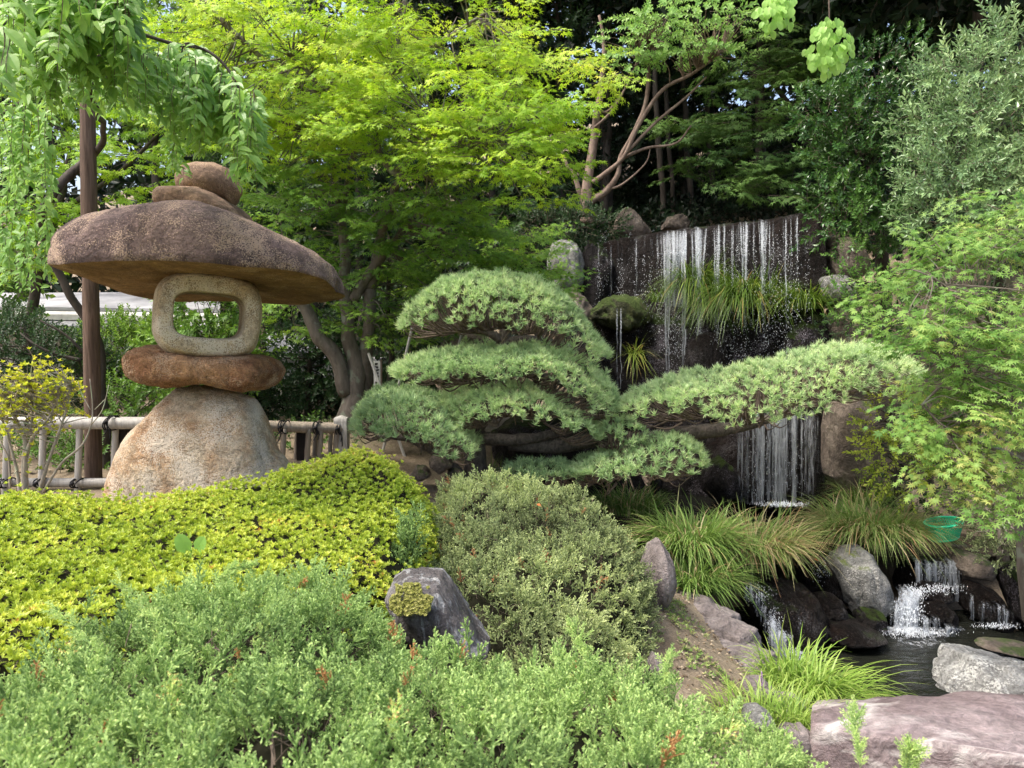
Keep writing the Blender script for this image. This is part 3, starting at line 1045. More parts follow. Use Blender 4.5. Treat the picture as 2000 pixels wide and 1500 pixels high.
def sheet(name, poly, z, mat, label, step=.12, wave=.0):
    poly = np.array(poly, float)
    xs = np.arange(poly[:, 0].min(), poly[:, 0].max() + step, step)
    ys = np.arange(poly[:, 1].min(), poly[:, 1].max() + step, step)
    X, Y_ = np.meshgrid(xs, ys, indexing='ij')
    ins = in_poly(X, Y_, poly)
    Z = z + wave * fbm(np.stack([X * 3, Y_ * 5, X * 0], -1), 3, 8)
    k = X.shape[1]
    i, j = np.meshgrid(np.arange(X.shape[0] - 1), np.arange(k - 1), indexing='ij')
    m = ins[:-1, :-1] | ins[1:, :-1] | ins[:-1, 1:] | ins[1:, 1:]
    q = np.stack([i * k + j, (i + 1) * k + j, (i + 1) * k + j + 1, i * k + j + 1], -1)[m]
    o = obj(name, np.stack([X, Y_, Z], -1).reshape(-1, 3), q, mat, None, None, True)
    return tag(o, label, None, None, 'structure')


sheet('pond_water', [(1.9, 4.6), (7.2, 4.2), (7.6, 7.3), (1.7, 7.6)], ZL, M['water'], 'dark rippling water of the lower pond', .05, .012)
sheet('upper_pool_water', [(1.2, 7.75), (6.2, 7.75), (6.2, 9.4), (3.6, 11.6), (1.2, 11.8)], ZU, M['water'], 'dark water of the upper pool below the tall waterfall', .08, .01)

# ================================================================== STONE LANTERN
LB = P(400, 1010, 6.6)
lan = thing('stone_lantern', 'tall stone garden lantern of rough granite with wide mushroom cap and round window', 'stone lantern', (LB[0], 6.6, LB[2]))


def stone(name, VF, mat, parent=lan, **kw):
    return obj(name, VF[0], VF[1], M[mat], parent, None, True)


stone('base_stone', loaf([(186, 955), (203, 905), (238, 852), (278, 798), (300, 776), (330, 757), (400, 750), (455, 754), (500, 775), (522, 812), (545, 868), (566, 892), (585, 960)],
                         [(186, 960), (203, 1030), (400, 1050), (560, 1030), (585, 965)], 6.6, .52, Mid=.05, n=110, m=90, ex=2.3, exd=2.6, amp=.04, fr=1.5, seed=3, cuts=4, cd=(.9, .98)), 'granite')
stone('platform_stone', loaf([(239, 702), (243, 682), (262, 672), (330, 679), (420, 688), (520, 692), (545, 700), (558, 722)],
                             [(239, 712), (244, 736), (270, 749), (330, 759), (400, 752), (430, 750), (470, 760), (520, 766), (546, 757), (558, 730)],
                             6.6, .50, n=110, m=80, ex=3.2, exd=8.0, amp=.035, fr=3.6, seed=8), 'granite_orange')


def ring_box():
    """firebox: rounded block pierced by a rounded rectangular window"""
    nu = 96
    a = np.linspace(0, 2 * PI, nu, endpoint=False)
    def se(ax, az, e):
        return np.sign(np.cos(a)) * np.abs(np.cos(a)) ** (2 / e) * ax, np.sign(np.sin(a)) * np.abs(np.sin(a)) ** (2 / e) * az
    k = 6.25 / F
    th = math.radians(-4)
    cen = P(410, 616, 6.25)
    prof = []      # (x, z, y)
    rot = lambda x, z: (x * math.cos(th) - z * math.sin(th), x * math.sin(th) + z * math.cos(th))
    ix, iz = rot(*se(65 * k, 44 * k, 4.0))
    ox, oz = rot(*se(96 * k, 82 * k, 3.2))
    stations = []
    for y in (.50, .34, .18, .04):                        # tunnel from back to front
        stations.append((ix, iz, y))
    stations.append((ix * 1.02, iz * 1.02, .012))
    stations.append((ix * 1.05, iz * 1.05, .0))
    for q, y in ((.3, 0.), (.6, .0), (.82, .004), (.95, .03)):
        stations.append((ix * (1 - q) * 1.05 + ox * q * .985, iz * (1 - q) * 1.05 + oz * q * .985, y))
    for q, y in ((1.01, .09), (1.06, .2), (1.06, .32), (1.0, .45), (.9, .52)):
        stations.append((ox * q, oz * q, y))
    for q in (.66, .33):
        stations.append((ix * (1 - q) + ox * q * .9, iz * (1 - q) + oz * q * .9, .55))
    stations.append((ix * 1.03, iz * 1.03, .54))
    ns = len(stations)
    V = np.array([np.stack([cen[0] + x, np.full(nu, cen[1] - .02 + y), cen[2] + z], -1) for x, z, y in stations]).reshape(-1, 3)
    i, j = np.meshgrid(np.arange(ns), np.arange(nu), indexing='ij')
    Q = np.stack([i * nu + j, i * nu + (j + 1) % nu, ((i + 1) % ns) * nu + (j + 1) % nu, ((i + 1) % ns) * nu + j], -1).reshape(-1, 4)
    ph = math.radians(25)
    X, Yv = V[:, 0] - cen[0], V[:, 1] - cen[1]
    V[:, 0], V[:, 1] = cen[0] + X * math.cos(ph) - Yv * math.sin(ph), cen[1] + X * math.sin(ph) + Yv * math.cos(ph)
    w = np.repeat([.15, .15, .15, .15, .3, .4] + [1] * (ns - 6), nu)
    c = V.mean(0)
    V = V + nrm(V - c) * (w * .012 * fbm(V * 6, 4, 4))[:, None]
    return V, Q


stone('firebox', ring_box(), 'granite_box')
CAPT = [(107, 492), (111, 472), (125, 456), (150, 444), (200, 430), (240, 423), (290, 412), (340, 404), (390, 399), (440, 402), (500, 418), (540, 438), (590, 463), (625, 481), (652, 498), (672, 517), (681, 545)]
CAPB = [(107, 520), (114, 545), (140, 572), (200, 588), (300, 590), (400, 588), (480, 590), (560, 593), (620, 588), (660, 582), (680, 574)]
CAPM = [(107, 495), (120, 512), (165, 518), (250, 513), (330, 509), (400, 517), (480, 532), (560, 540), (620, 550), (680, 562)]
VF = loaf(CAPT, CAPB, 6.6, .90, Mid=CAPM, tilt=.13, tf=.42, n=150, m=110, ex=2.75, exd=2.9, amp=.035, fr=1.7, seed=12)
V, Fc = VF
q = Fc[0]
cen = V[q].mean(1)
nn = np.cross(V[q[:, 1]] - V[q[:, 0]], V[q[:, 2]] - V[q[:, 0]])
nn = nrm(nn)
flip = ((cen - V.mean(0)) * nn).sum(1).mean() < 0
nz = -nn[:, 2] if flip else nn[:, 2]
under = nz < -.45
# the sheltered underside never weathered: ochre stone, dark patina everywhere else
capm = M['granite_cap'].copy()
M['granite_under'] = rock_mat('granite_ochre', [(.25, (.10, .055, .022)), (.5, (.20, .12, .045)), (.75, (.30, .20, .09))], 2.2, ((.36, .26, .14), .1), 120, .85, .5)
mi = np.concatenate([under.astype(int), np.zeros(len(Fc[1]), int)])
obj('cap_stone', V, Fc, [M['granite_cap'], M['granite_under']], lan, None, True, mi)
stone('neck_stone', loaf([(306, 392), (314, 376), (330, 368), (370, 366), (420, 368), (455, 380), (480, 395), (496, 408), (505, 424)],
                         [(306, 400), (314, 420), (360, 430), (420, 440), (470, 450), (505, 440)], 6.55, .42, n=70, m=56, ex=3.0, exd=4.5, amp=.02, fr=3, seed=21), 'granite_finial')
stone('finial_stone', loaf([(350, 355), (356, 334), (372, 320), (400, 313), (430, 314), (456, 325), (474, 344), (483, 366)],
                           [(350, 362), (360, 384), (388, 402), (430, 410), (466, 402), (483, 376)], 6.6, .28, n=70, m=56, ex=2.05, exd=2.05, amp=.010, fr=2.5, seed=30), 'granite_finial')

# ================================================================== BAMBOO FENCE
fb = P(60, 960, 7.2)
fence = thing('bamboo_fence', 'low weathered bamboo fence tied with black rope behind the lantern', 'fence', (fb[0], 7.2, gz(fb[0], 7.2)))


def bamboo(name, a, b, r, mat='bamboo', nodes=.32, parent=fence, half=False, seed=0):
    a, b = np.array(a, float), np.array(b, float)
    L = np.linalg.norm(b - a)
    n = max(8, int(L / .04))
    t = np.linspace(0, 1, n)
    p = a + (b - a) * t[:, None]
    s = (t * L + seed * .13) % nodes
    rr = r * (1 + .13 * np.exp(-((s - nodes / 2) / .012) ** 2) - .05 * np.exp(-((s - nodes / 2 - .02) / .012) ** 2))
    V, Fc = tube(p, rr, 10)
    return obj(name, V, Fc, M[mat], parent, None, True)


LF = lambda px: np.interp(px, [-200, 300], [6.9, 7.5])
RF = lambda px: np.interp(px, [500, 690], [7.9, 8.5])
bamboo('rail', P(-620, 827, LF(-220)), P(330, 827, LF(330)), .058, seed=1)
bamboo('rail', P(-620, 823, LF(-220) + .12), P(330, 824, LF(330) + .12), .05, seed=2)
bamboo('rail', P(-620, 944, LF(-220)), P(300, 942, LF(300)), .044, seed=3)
bamboo('rail', P(480, 832, RF(480)), P(690, 838, RF(690)), .055, 'bamboo_tan', seed=4)
bamboo('rail', P(480, 828, RF(480) + .12), P(690, 834, RF(690) + .12), .045, 'bamboo_tan', seed=5)
for k, px in enumerate((-560, -485, -415, -345, -270, -200, -130, -60, 12, 82, 153, 223, 290)):
    Yk = LF(px) + .06
    x = XY(px + (8 if k % 2 else 0), Yk)
    bamboo('picket', P(px - 3, 990, Yk), P(px + 3, 830, Yk), .031, seed=k)
for k, px in enumerate((552, 578, 600, 614, 624, 644, 655, 667)):
    Yk = RF(px) + (.1 if k % 2 else -.0)
    bamboo('picket', P(px - 2, 920, Yk), P(px + 3, 838, Yk), .024 if k % 2 else .03, 'bamboo_tan', seed=k)
V, Q = box(-.05, .05, -.05, .05, 0, 1.0)
for px, Yk in ((590, 8.25), (240, 7.55)):
    c = P(px, 835, Yk)
    obj('stake', V * [1, 1, 1] + [c[0], c[1], c[2] - 1.02], Q, M['char_post'], fence)
c = P(667, 813, 8.45)
g = Geo()
VV, QQ = hexrock([(c[0] + sx, c[1] + sy, z) for sx in (-.075, .075) for sy in (-.07, .07) for z in (c[2] - 1.0, c[2])], rnd=.12, amp=.01, fr=9)
obj('end_post', VV, QQ, M['bamboo'], fence, None, True)


def rope_tie(px, py, Y, r, seed, hang=True):
    rr = np.random.default_rng(seed)
    c = P(px, py, Y + .06)
    g = Geo()
    for k in range(3):
        a = np.linspace(0, 2 * PI, 17)
        off = (k - 1) * .022 + rr.uniform(-.005, .005)
        sl = rr.uniform(-.02, .02)
        p = np.stack([c[0] + off + sl * np.sin(a), c[1] + np.cos(a) * (r + .07), c[2] + np.sin(a) * (r + .008)], -1)
        g.add(*tube(p, .0065, 5))
    for k in range(2 if hang else 0):
        e = rr.uniform(-.09, .09)
        t = np.linspace(0, 1, 7)
        p = np.stack([c[0] + e * t + .02 * np.sin(t * 4), np.full(7, c[1] - r - .075), c[2] + r * .4 - t * rr.uniform(.12, .26)], -1)
        g.add(*tube(p, .006, 5))
    ball = np.array([c[0], c[1] - r - .075, c[2] + r * .3])
    g.add(*tube(np.array([ball - [.02, 0, .012], ball, ball + [.02, 0, .012]]), [.008, .02, .008], 6))
    g.build('rope_tie', M['rope'], fence, True)


for k, (px, py, Y, h) in enumerate(((70, 826, 7.15, 0), (219, 826, 7.35, 1), (555, 834, 8.0, 1), (622, 836, 8.25, 1), (664, 838, 8.4, 1))):
    rope_tie(px, py, Y, .06, k, h)
for k, px in enumerate((12, 82, 153)):
    rope_tie(px, 943, LF(px), .035, 30 + k, False)

# wooden post
pp, pr = pix_path([(171, 188, 7.7, 27), (173, 350, 7.7, 29), (177, 560, 7.7, 30), (181, 800, 7.7, 31), (183, 960, 7.7, 32)], 12)
V, Fc = tube(pp[::-1], pr[::-1], 20, .05, 3)
tag(obj('wooden_post', V, Fc, M['post_wood'], None, None, True), 'tall round brown timber post standing behind the lantern and rising into the cherry leaves', 'post')
pp, pr = pix_path([(196, 640, 8.4, 16), (203, 760, 8.4, 16), (200, 980, 8.4, 18)], 8)
V, Fc = tube(pp[::-1], pr[::-1], 9, .15, 5)

# ================================================================== SHRUBS BUILT ON A HEIGHT SURFACE
def hedge(root, ctrl, poly, variants, mats, spacing, part, nparts=0, jit=.03, edge=.35, drop=.6, upb=.5, rnd=.45, size=(.85, 1.2), base=.5, var=.2,
          seed=0, lump=.03, lumpf=4.0, gap=None, layers=1.0, inner=.07, edge_p=2.0, nm='foliage', cap=2., dead=0., shoots=0.):
    W = np.array([P(*c) for c in ctrl])
    H = rbf(W)
    poly = np.array([P(*c)[:2] if len(c) == 3 else c for c in poly])

    def top(x, y):
        e = np.clip(1 - dist_poly(x, y, poly) / edge, 0, 1)
        return H(x, y) - drop * (1 - np.sqrt(np.maximum(0, 1 - e ** edge_p))) + lump * fbm(np.stack([x, y, x * 0 + seed], -1) * lumpf, 3, seed)
    bb0, bb1 = poly.min(0), poly.max(0)
    area = (bb1 - bb0).prod()
    n = int(area / spacing ** 2 * layers)
    x, y = rng.uniform(bb0[0], bb1[0], n), rng.uniform(bb0[1], bb1[1], n)
    # denser on the steep rim
    x2, y2 = rng.uniform(bb0[0], bb1[0], n), rng.uniform(bb0[1], bb1[1], n)
    k2 = in_poly(x2, y2, poly) & (dist_poly(x2, y2, poly) < edge * .45)
    x, y = np.r_[x, x2[k2]], np.r_[y, y2[k2]]
    m = in_poly(x, y, poly)
    x, y = x[m], y[m]
    if gap:
        gp = fbm(np.stack([x, y, x * 0], -1) * gap[0], 2, seed + 5)
        m = (gp < gap[1]) | (rng.uniform(size=len(x)) < .25)
        x, y = x[m], y[m]
    z = top(x, y)
    e = .02
    nx = -(top(x + e, y) - top(x - e, y)) / (2 * e)
    ny = -(top(x, y + e) - top(x, y - e)) / (2 * e)
    nv = nrm(np.stack([np.clip(nx, -2.5, 2.5), np.clip(ny, -2.5, 2.5), np.ones(len(x))], -1))
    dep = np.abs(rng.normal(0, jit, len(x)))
    pos = np.stack([x, y, z], -1) - nv * dep[:, None]
    d = nrm(nv * (1 - upb) + np.array([0, 0, upb]) + rng.normal(0, rnd, (len(x), 3)))
    R = frames(d, rng.normal(size=(len(x), 3)))
    s = rng.uniform(*size, len(x))
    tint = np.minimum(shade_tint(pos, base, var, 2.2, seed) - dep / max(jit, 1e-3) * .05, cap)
    patch = fbm(pos * 5.0, 2, seed + 31)
    tint = np.where((rng.uniform(size=len(x)) < dead) | ((patch > .62) & (rng.uniform(size=len(x)) < dead * 12)), 1.45, tint)
    up_ = rng.uniform(size=len(x)) < shoots
    pos = pos + (nv * .6 + np.array([0, 0, .5])) * (up_ * np.abs(rng.normal(0, .028, len(x))))[:, None]
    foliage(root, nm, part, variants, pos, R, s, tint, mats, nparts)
    # dark sheet below the leaves, standing in for twigs and shade inside the shrub
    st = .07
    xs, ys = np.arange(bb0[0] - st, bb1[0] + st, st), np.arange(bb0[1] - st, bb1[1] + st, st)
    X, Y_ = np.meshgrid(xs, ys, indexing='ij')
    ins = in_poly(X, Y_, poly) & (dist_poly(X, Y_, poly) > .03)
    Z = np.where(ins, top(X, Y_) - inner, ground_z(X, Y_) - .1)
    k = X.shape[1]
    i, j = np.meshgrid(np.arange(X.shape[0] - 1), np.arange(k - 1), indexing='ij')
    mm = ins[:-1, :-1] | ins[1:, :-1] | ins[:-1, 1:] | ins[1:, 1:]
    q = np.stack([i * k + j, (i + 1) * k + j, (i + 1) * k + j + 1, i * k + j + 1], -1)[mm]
    obj('shaded_core', np.stack([X, Y_, Z], -1).reshape(-1, 3), q, M['core'], root, None, True)
    # scattered bare twigs
    sel = rng.choice(len(x), min(len(x), 1500), replace=False)
    tw = [t_stick((0, -.05, 0), (0, .03, 0), .0018)]
    g = scatter([(a, b, c, d_ * 0) for a, b, c, d_ in tw], pos[sel] - nv[sel] * .03, frames(nrm(d[sel] + rng.normal(0, .5, (len(sel), 3))), rng.normal(size=(len(sel), 3))), 1.2, np.full(len(sel), .5))
    g.build('twigs', M['twig'], root, kind='stuff')
    return top


AZ = [(-450, 960, 4.6), (-450, 1100, 3.2), (-450, 1290, 2.3), (-120, 960, 4.6), (0, 962, 4.7), (120, 962, 4.9), (200, 968, 5.05), (300, 966, 5.1), (400, 950, 5.25), (470, 932, 5.3), (540, 912, 5.4), (620, 885, 5.5), (700, 866, 5.6), (780, 880, 5.5), (835, 930, 5.1), (845, 980, 4.8),
      (-120, 1100, 3.2), (0, 1100, 3.3), (200, 1100, 3.5), (400, 1080, 3.7), (600, 1050, 4.0), (740, 1020, 4.3), (820, 1030, 4.4),
      (-120, 1290, 2.3), (0, 1290, 2.35), (120, 1240, 2.55), (250, 1190, 2.8), (400, 1150, 3.05), (600, 1135, 3.35), (770, 1120, 3.6)]
AZP = [(-430, 958, 4.7), (-160, 958, 4.7), (0, 958, 4.85), (120, 958, 5.0), (200, 962, 5.15), (300, 960, 5.2), (400, 945, 5.35), (540, 905, 5.5), (620, 878, 5.65), (700, 858, 5.8), (780, 872, 5.65), (850, 925, 5.2), (862, 980, 4.75),
       (835, 1060, 4.2), (795, 1125, 3.6), (600, 1160, 3.15), (400, 1200, 2.8), (200, 1260, 2.4), (0, 1340, 2.1), (-160, 1400, 2.0), (-430, 1400, 2.0)]
b = P(300, 1000, 4)
az = thing('azalea_hedge', 'clipped yellow-green azalea hedge spreading in front of the stone lantern', 'hedge', (b[0], 4.0, 0))
ros = [rosette(6, l_, 1.05 * u_, w=.21) for l_, u_ in ((.024, 1), (.027, .8), (.021, 1.2), (.031, .7), (.024, 1.3), (.026, 1))]
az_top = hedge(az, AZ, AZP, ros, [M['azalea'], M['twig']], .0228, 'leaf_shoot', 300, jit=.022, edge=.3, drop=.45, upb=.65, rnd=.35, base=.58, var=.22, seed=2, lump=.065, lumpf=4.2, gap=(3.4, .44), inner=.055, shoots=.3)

# two round leaves poking out of the azalea hedge
rl = thing('seedling', 'pair of large round pale green leaves poking out of the azalea hedge', 'seedling', P(372, 1085, 3.6))
hv = t_leaf(.44, .04, .12, 6, 1.0)
for px, py, sz, dd in ((364, 1068, .085, (-.35, -.2, .9)), (386, 1066, .07, (.5, -.2, .85)), (388, 1078, .05, (.3, -.5, .3))):
    p = P(px, py + 6, 3.55)
    R = frames(np.array(dd, float), np.array([0, -1, .35]))
    obj('leaf', (hv[0] * sz) @ R.T + p, hv[1], [M['lime']], rl, np.clip(hv[2] + .35, 0, 1))
obj('stem', *tube(np.array([P(370, 1110, 3.62), P(372, 1090, 3.58), P(374, 1074, 3.55)]), .0025, 5), M['lime'], rl, np.full(17, .3))

# foreground juniper
JF = [(-420, 1420, 1.8), (-420, 1560, 1.2), (-150, 1400, 1.8), (0, 1330, 2.05), (60, 1290, 2.2), (150, 1235, 2.35), (250, 1185, 2.55), (350, 1150, 2.7), (500, 1130, 2.8), (640, 1135, 2.8), (735, 1165, 2.65), (780, 1230, 2.4), (850, 1285, 2.3), (930, 1310, 2.3), (1050, 1300, 2.35),
      (1180, 1325, 2.3), (1300, 1335, 2.3), (1400, 1395, 2.2), (1500, 1440, 2.1), (1580, 1480, 2.0), (1660, 1520, 1.95),
      (-150, 1560, 1.2), (0, 1560, 1.25), (500, 1560, 1.3), (1000, 1560, 1.35), (1400, 1570, 1.5), (1700, 1600, 1.6), (400, 1350, 1.8), (800, 1400, 1.8), (100, 1420, 1.65), (1200, 1440, 1.8)]
JFP = [(-420, 1420, 1.8), (-200, 1400, 1.8), (0, 1320, 2.15), (150, 1225, 2.45), (250, 1175, 2.65), (350, 1140, 2.82), (500, 1120, 2.95), (640, 1125, 2.95), (740, 1155, 2.75), (775, 1215, 2.5), (850, 1275, 2.4), (950, 1300, 2.45),
       (1100, 1290, 2.45), (1300, 1320, 2.4), (1400, 1385, 2.32), (1500, 1430, 2.2), (1590, 1470, 2.1), (1670, 1520, 2.0), (1650, 1700, 1.5), (1000, 1700, 1.1), (500, 1700, 1.05), (-420, 1700, 1.05)]
b = P(700, 1400, 1.8)
jf = thing('juniper_shrub', 'wide bright green juniper filling the whole lower edge nearest the viewer', 'shrub', (b[0], 1.8, 0))
jsp = [spray_juniper(.10, 11, 4, .0026, fat=1.0) for _ in range(6)]
hedge(jf, JF, JFP, jsp, [M['juniper'], M['twig']],   .041, 'sprig', 300, jit=.045, edge=.25, drop=.35, upb=.35, rnd=.42, size=(.55, 1.15), base=.52, var=.28, seed=5, lump=.12, lumpf=6.5, layers=1.75, gap=(7.0, .32), inner=.13, cap=.56, dead=.012, shoots=.3)
# long loose shoots
pos, d = [], []
for a in ([(330, 1290, 2.1), (300, 1210, 2.2), (235, 1135, 2.35)], [(215, 1310, 2.0), (180, 1260, 2.05), (118, 1190, 2.15)], [(500, 1280, 2.2), (520, 1220, 2.3), (545, 1185, 2.35)],
          [(375, 1210, 2.4), (372, 1165, 2.5), (368, 1130, 2.6)], [(420, 1130, 2.7), (450, 1112, 2.72), (485, 1105, 2.75)], [(1680, 1500, 1.8), (1672, 1440, 1.85), (1668, 1390, 1.9)], [(1150, 1300, 2.3), (1135, 1260, 2.35), (1120, 1225, 2.4)],
          [(1290, 1370, 2.2), (1300, 1320, 2.25), (1310, 1285, 2.3)], [(1770, 1520, 1.8), (1775, 1490, 1.8), (1778, 1470, 1.8)]):
    p = smooth_path([P(*t) for t in a], 9)
    dd = nrm(np.gradient(p, axis=0))
    for q in range(len(p)):
        for _ in range(2):
            pos.append(p[q]); d.append(dd[q] + rng.normal(0, .45, 3))
pos, d = np.array(pos), np.array(d)
foliage(jf, 'long_shoots', 'sprig', jsp, pos, frames(d, rng.normal(size=(len(d), 3))), rng.uniform(.3, .55, len(d)), rng.uniform(.5, .8, len(d)), [M['juniper'], M['twig']])

# middle juniper
JM = [(850, 945, 5.6), (950, 935, 5.8), (1050, 938, 5.75), (1150, 965, 5.5), (1230, 1010, 5.2), (1285, 1080, 4.85), (1300, 1150, 4.6), (1285, 1230, 4.2), (1275, 1300, 3.9),
      (1050, 1050, 4.9), (900, 1060, 4.6), (1150, 1080, 4.7), (1100, 1200, 4.0), (1000, 1270, 3.5), (1200, 1330, 3.4), (960, 1180, 3.9), (835, 1000, 5.0), (810, 1080, 4.5), (1230, 1200, 4.2), (900, 1120, 4.1)]
JMP = [(835, 945, 5.9), (950, 928, 6.1), (1050, 930, 6.05), (1150, 955, 5.8), (1225, 1005, 5.45), (1275, 1075, 5.05), (1292, 1150, 4.7), (1275, 1240, 4.2), (1255, 1350, 3.6), (1130, 1400, 3.1), (1000, 1330, 3.15), (930, 1220, 3.6),
       (850, 1130, 4.0), (780, 1110, 4.3), (800, 1030, 4.9)]
b = P(1050, 1150, 4.6)
jm = thing('juniper_shrub', 'rounded olive-green juniper mound in the middle between azalea hedge and stream bank', 'shrub', (b[0], 4.6, -.1))
jsm = [spray_juniper(.10, 8, 1, .0042, fat=1.0) for _ in range(5)]
hedge(jm, JM, JMP, jsm, [M['juniper_mid'], M['twig']], .038, 'sprig', 0, jit=.05, edge=.4, drop=.75, upb=.3, rnd=.45, size=(.55, 1.15), base=.45, var=.24, seed=9, lump=.14, lumpf=5.5, layers=1.8, gap=(4.5, .36), inner=.13, cap=.56, dead=.012, shoots=.3)
pos = []
for a in ([(800, 1110, 4.2), (805, 1060, 4.3), (812, 1010, 4.4)], [(790, 1120, 4.1), (785, 1080, 4.2), (795, 1040, 4.3)]):
    pos.append(smooth_path([P(*t) for t in a], 9))
pos = np.repeat(np.concatenate(pos), 3, 0) + rng.normal(0, .03, (len(np.concatenate(pos)) * 3, 3))
d = rng.normal(0, .5, (len(pos), 3)) + [0, 0, 1]
foliage(jm, 'blue_sprigs', 'sprig', jsm, pos, frames(d, rng.normal(size=(len(d), 3))), .9, rng.uniform(.2, .5, len(d)), [M['juniper'], M['twig']])
tag(jm.children[-1], 'blue-green young sprigs at the edge')

# ================================================================== PINE TREE
pb_ = P(925, 950, 8.0)
pine = thing('pine_tree', 'cloud-pruned white pine trained into flat pads with one long limb reaching right', 'pine tree', (pb_[0], 8.0, pb_[2] - .1))
g = Geo()
branch(g, [(925, 990, 8.0, 62), (928, 930, 8.0, 50), (930, 880, 8.0, 46), (925, 840, 8.0, 46), (945, 800, 8.05, 42), (975, 750, 8.1, 36), (990, 700, 8.1, 30), (990, 650, 8.1, 24), (985, 610, 8.1, 14)], 12, .25)
g.build('trunk', M['bark_pine'], pine, True)
for tr in ([(930, 960, 8.0, 26), (900, 925, 7.9, 24), (860, 890, 7.8, 20), (800, 860, 7.7, 14), (740, 850, 7.7, 8)],
           [(930, 850, 8.0, 30), (900, 840, 7.7, 20), (850, 850, 7.6, 14), (800, 845, 7.5, 8)],
           [(940, 850, 8.0, 30), (1000, 862, 7.9, 24), (1080, 850, 7.9, 16), (1150, 830, 7.9, 8)],
           [(980, 740, 8.1, 22), (900, 748, 8.0, 16), (830, 745, 7.9, 8)],
           [(985, 720, 8.1, 24), (1060, 735, 8.0, 18), (1120, 760, 8.0, 12), (1180, 790, 8.0, 7)],
           [(988, 665, 8.1, 20), (1050, 660, 8.0, 14), (1120, 680, 8.0, 8)],
           [(988, 665, 8.1, 20), (930, 650, 8.0, 14), (860, 640, 8.0, 7)],
           [(990, 870, 8.0, 30), (1090, 868, 7.95, 30), (1200, 860, 7.9, 30), (1300, 850, 7.85, 30), (1400, 842, 7.8, 30), (1460, 830, 7.8, 22), (1560, 800, 7.8, 16), (1680, 760, 7.8, 9)],
           [(1200, 860, 7.9, 20), (1240, 890, 7.7, 16), (1320, 915, 7.6, 8)],
           [(930, 930, 7.95, 20), (1000, 935, 7.8, 14), (1090, 925, 7.7, 8)]):
    g = Geo()
    branch(g, tr, 9, .3)
    g.build('branch', M['bark_pine'], pine, True)
tf = [tuft(22, .070, .058) for _ in range(8)]


def pad(T, B, Y, D, base=.55, seed=0, dens=1.0, skew=0., under=True, kY=None):
    """needle pad: tufts over a domed upper surface, fans of bare twigs below"""
    T, B = np.array(T, float), np.array(B, float)
    x0, x1 = T[0, 0], T[-1, 0]
    area = 0
    w = (x1 - x0) * Y / F
    n = int(dens * w * D * 2.6 / .050 ** 2)
    s = rng.uniform(-1, 1, n)
    # thin out where the pad is narrow
    half = (1 - np.abs(s) ** 2.6) ** (1 / 2.6)
    m = rng.uniform(size=n) < half + .12
    s, half = s[m], half[m]
    n = len(s)
    px = (x0 + x1) / 2 + s * (x1 - x0) / 2
    Yc = np.full(n, float(Y)) if kY is None else np.interp(px, [x0, x1], kY)
    a = rng.uniform(-.03, PI + .03, n)
    # more towards the viewer
    ca, sa = np.cos(a), np.sin(a)
    yd = -np.sign(ca) * np.abs(ca) ** .85 * D * (half + .05)
    top = P(px, np.interp(px, T[:, 0], T[:, 1]), Yc)
    rim = P(px, np.interp(px, B[:, 0], B[:, 1]), Yc - D * .6)
    back = top[:, 2] * .4 + rim[:, 2] * .6
    rz = np.where(yd < 0, rim[:, 2], back)
    z = rz + (top[:, 2] - rz) * np.maximum(sa, 0) ** .75
    wob = fbm(np.c_[px * .02, yd * 3.0, np.full(n, seed)], 3, seed)
    z = z + .075 * wob + .022 * rng.normal(size=n)
    X = top[:, 0] * (Yc + yd) / Yc * .5 + top[:, 0] * .5
    pos = np.stack([X, Yc + yd, z], -1)
    keep = (fbm(pos * 4.4, 2, seed + 8) > -.3) | (rng.uniform(size=n) < .3)
    pos, a, s, yd = pos[keep], a[keep], s[keep], yd[keep]
    n = len(pos)
    d = np.c_[s * .55, yd / D * .8, np.full(n, .95)] + rng.normal(0, .28, (n, 3))
    R = frames(d, rng.normal(size=(n, 3)))
    tint = np.clip(shade_tint(pos, base + .07, .15, 3.0, seed) + rng.normal(0, .11, n), .05, .85)
    root = scatter(tf, pos, R, rng.uniform(.7, 1.12, n), tint).build('needle_pad', [M['pine'], M['twig']], pine, kind='stuff')
    if under:
        # twigs rising from the limb below to the needles
        g = Geo()
        k = max(12, int(w * 150))
        idx = rng.choice(n, k)
        for q in idx:
            e = pos[q] - [0, 0, .035]
            cx = (top[:, 0].mean() * .35 + e[0] * .65)
            st = np.array([cx, Yc.mean() + (e[1] - Yc.mean()) * .35, min(e[2] - .05, np.interp(e[0], np.sort(rim[:, 0]), rim[np.argsort(rim[:, 0]), 2]) - .05)])
            md = (st + e) / 2 + rng.normal(0, .03, 3) - [0, 0, .04]
            p = smooth_path([st, md, e], 3)
            g.add(*tube(p, np.linspace(.011, .0035, len(p)) * rng.uniform(.6, 1.2), 4, cap=False))
        g.build('twigs', M['twig'], pine, kind='stuff')


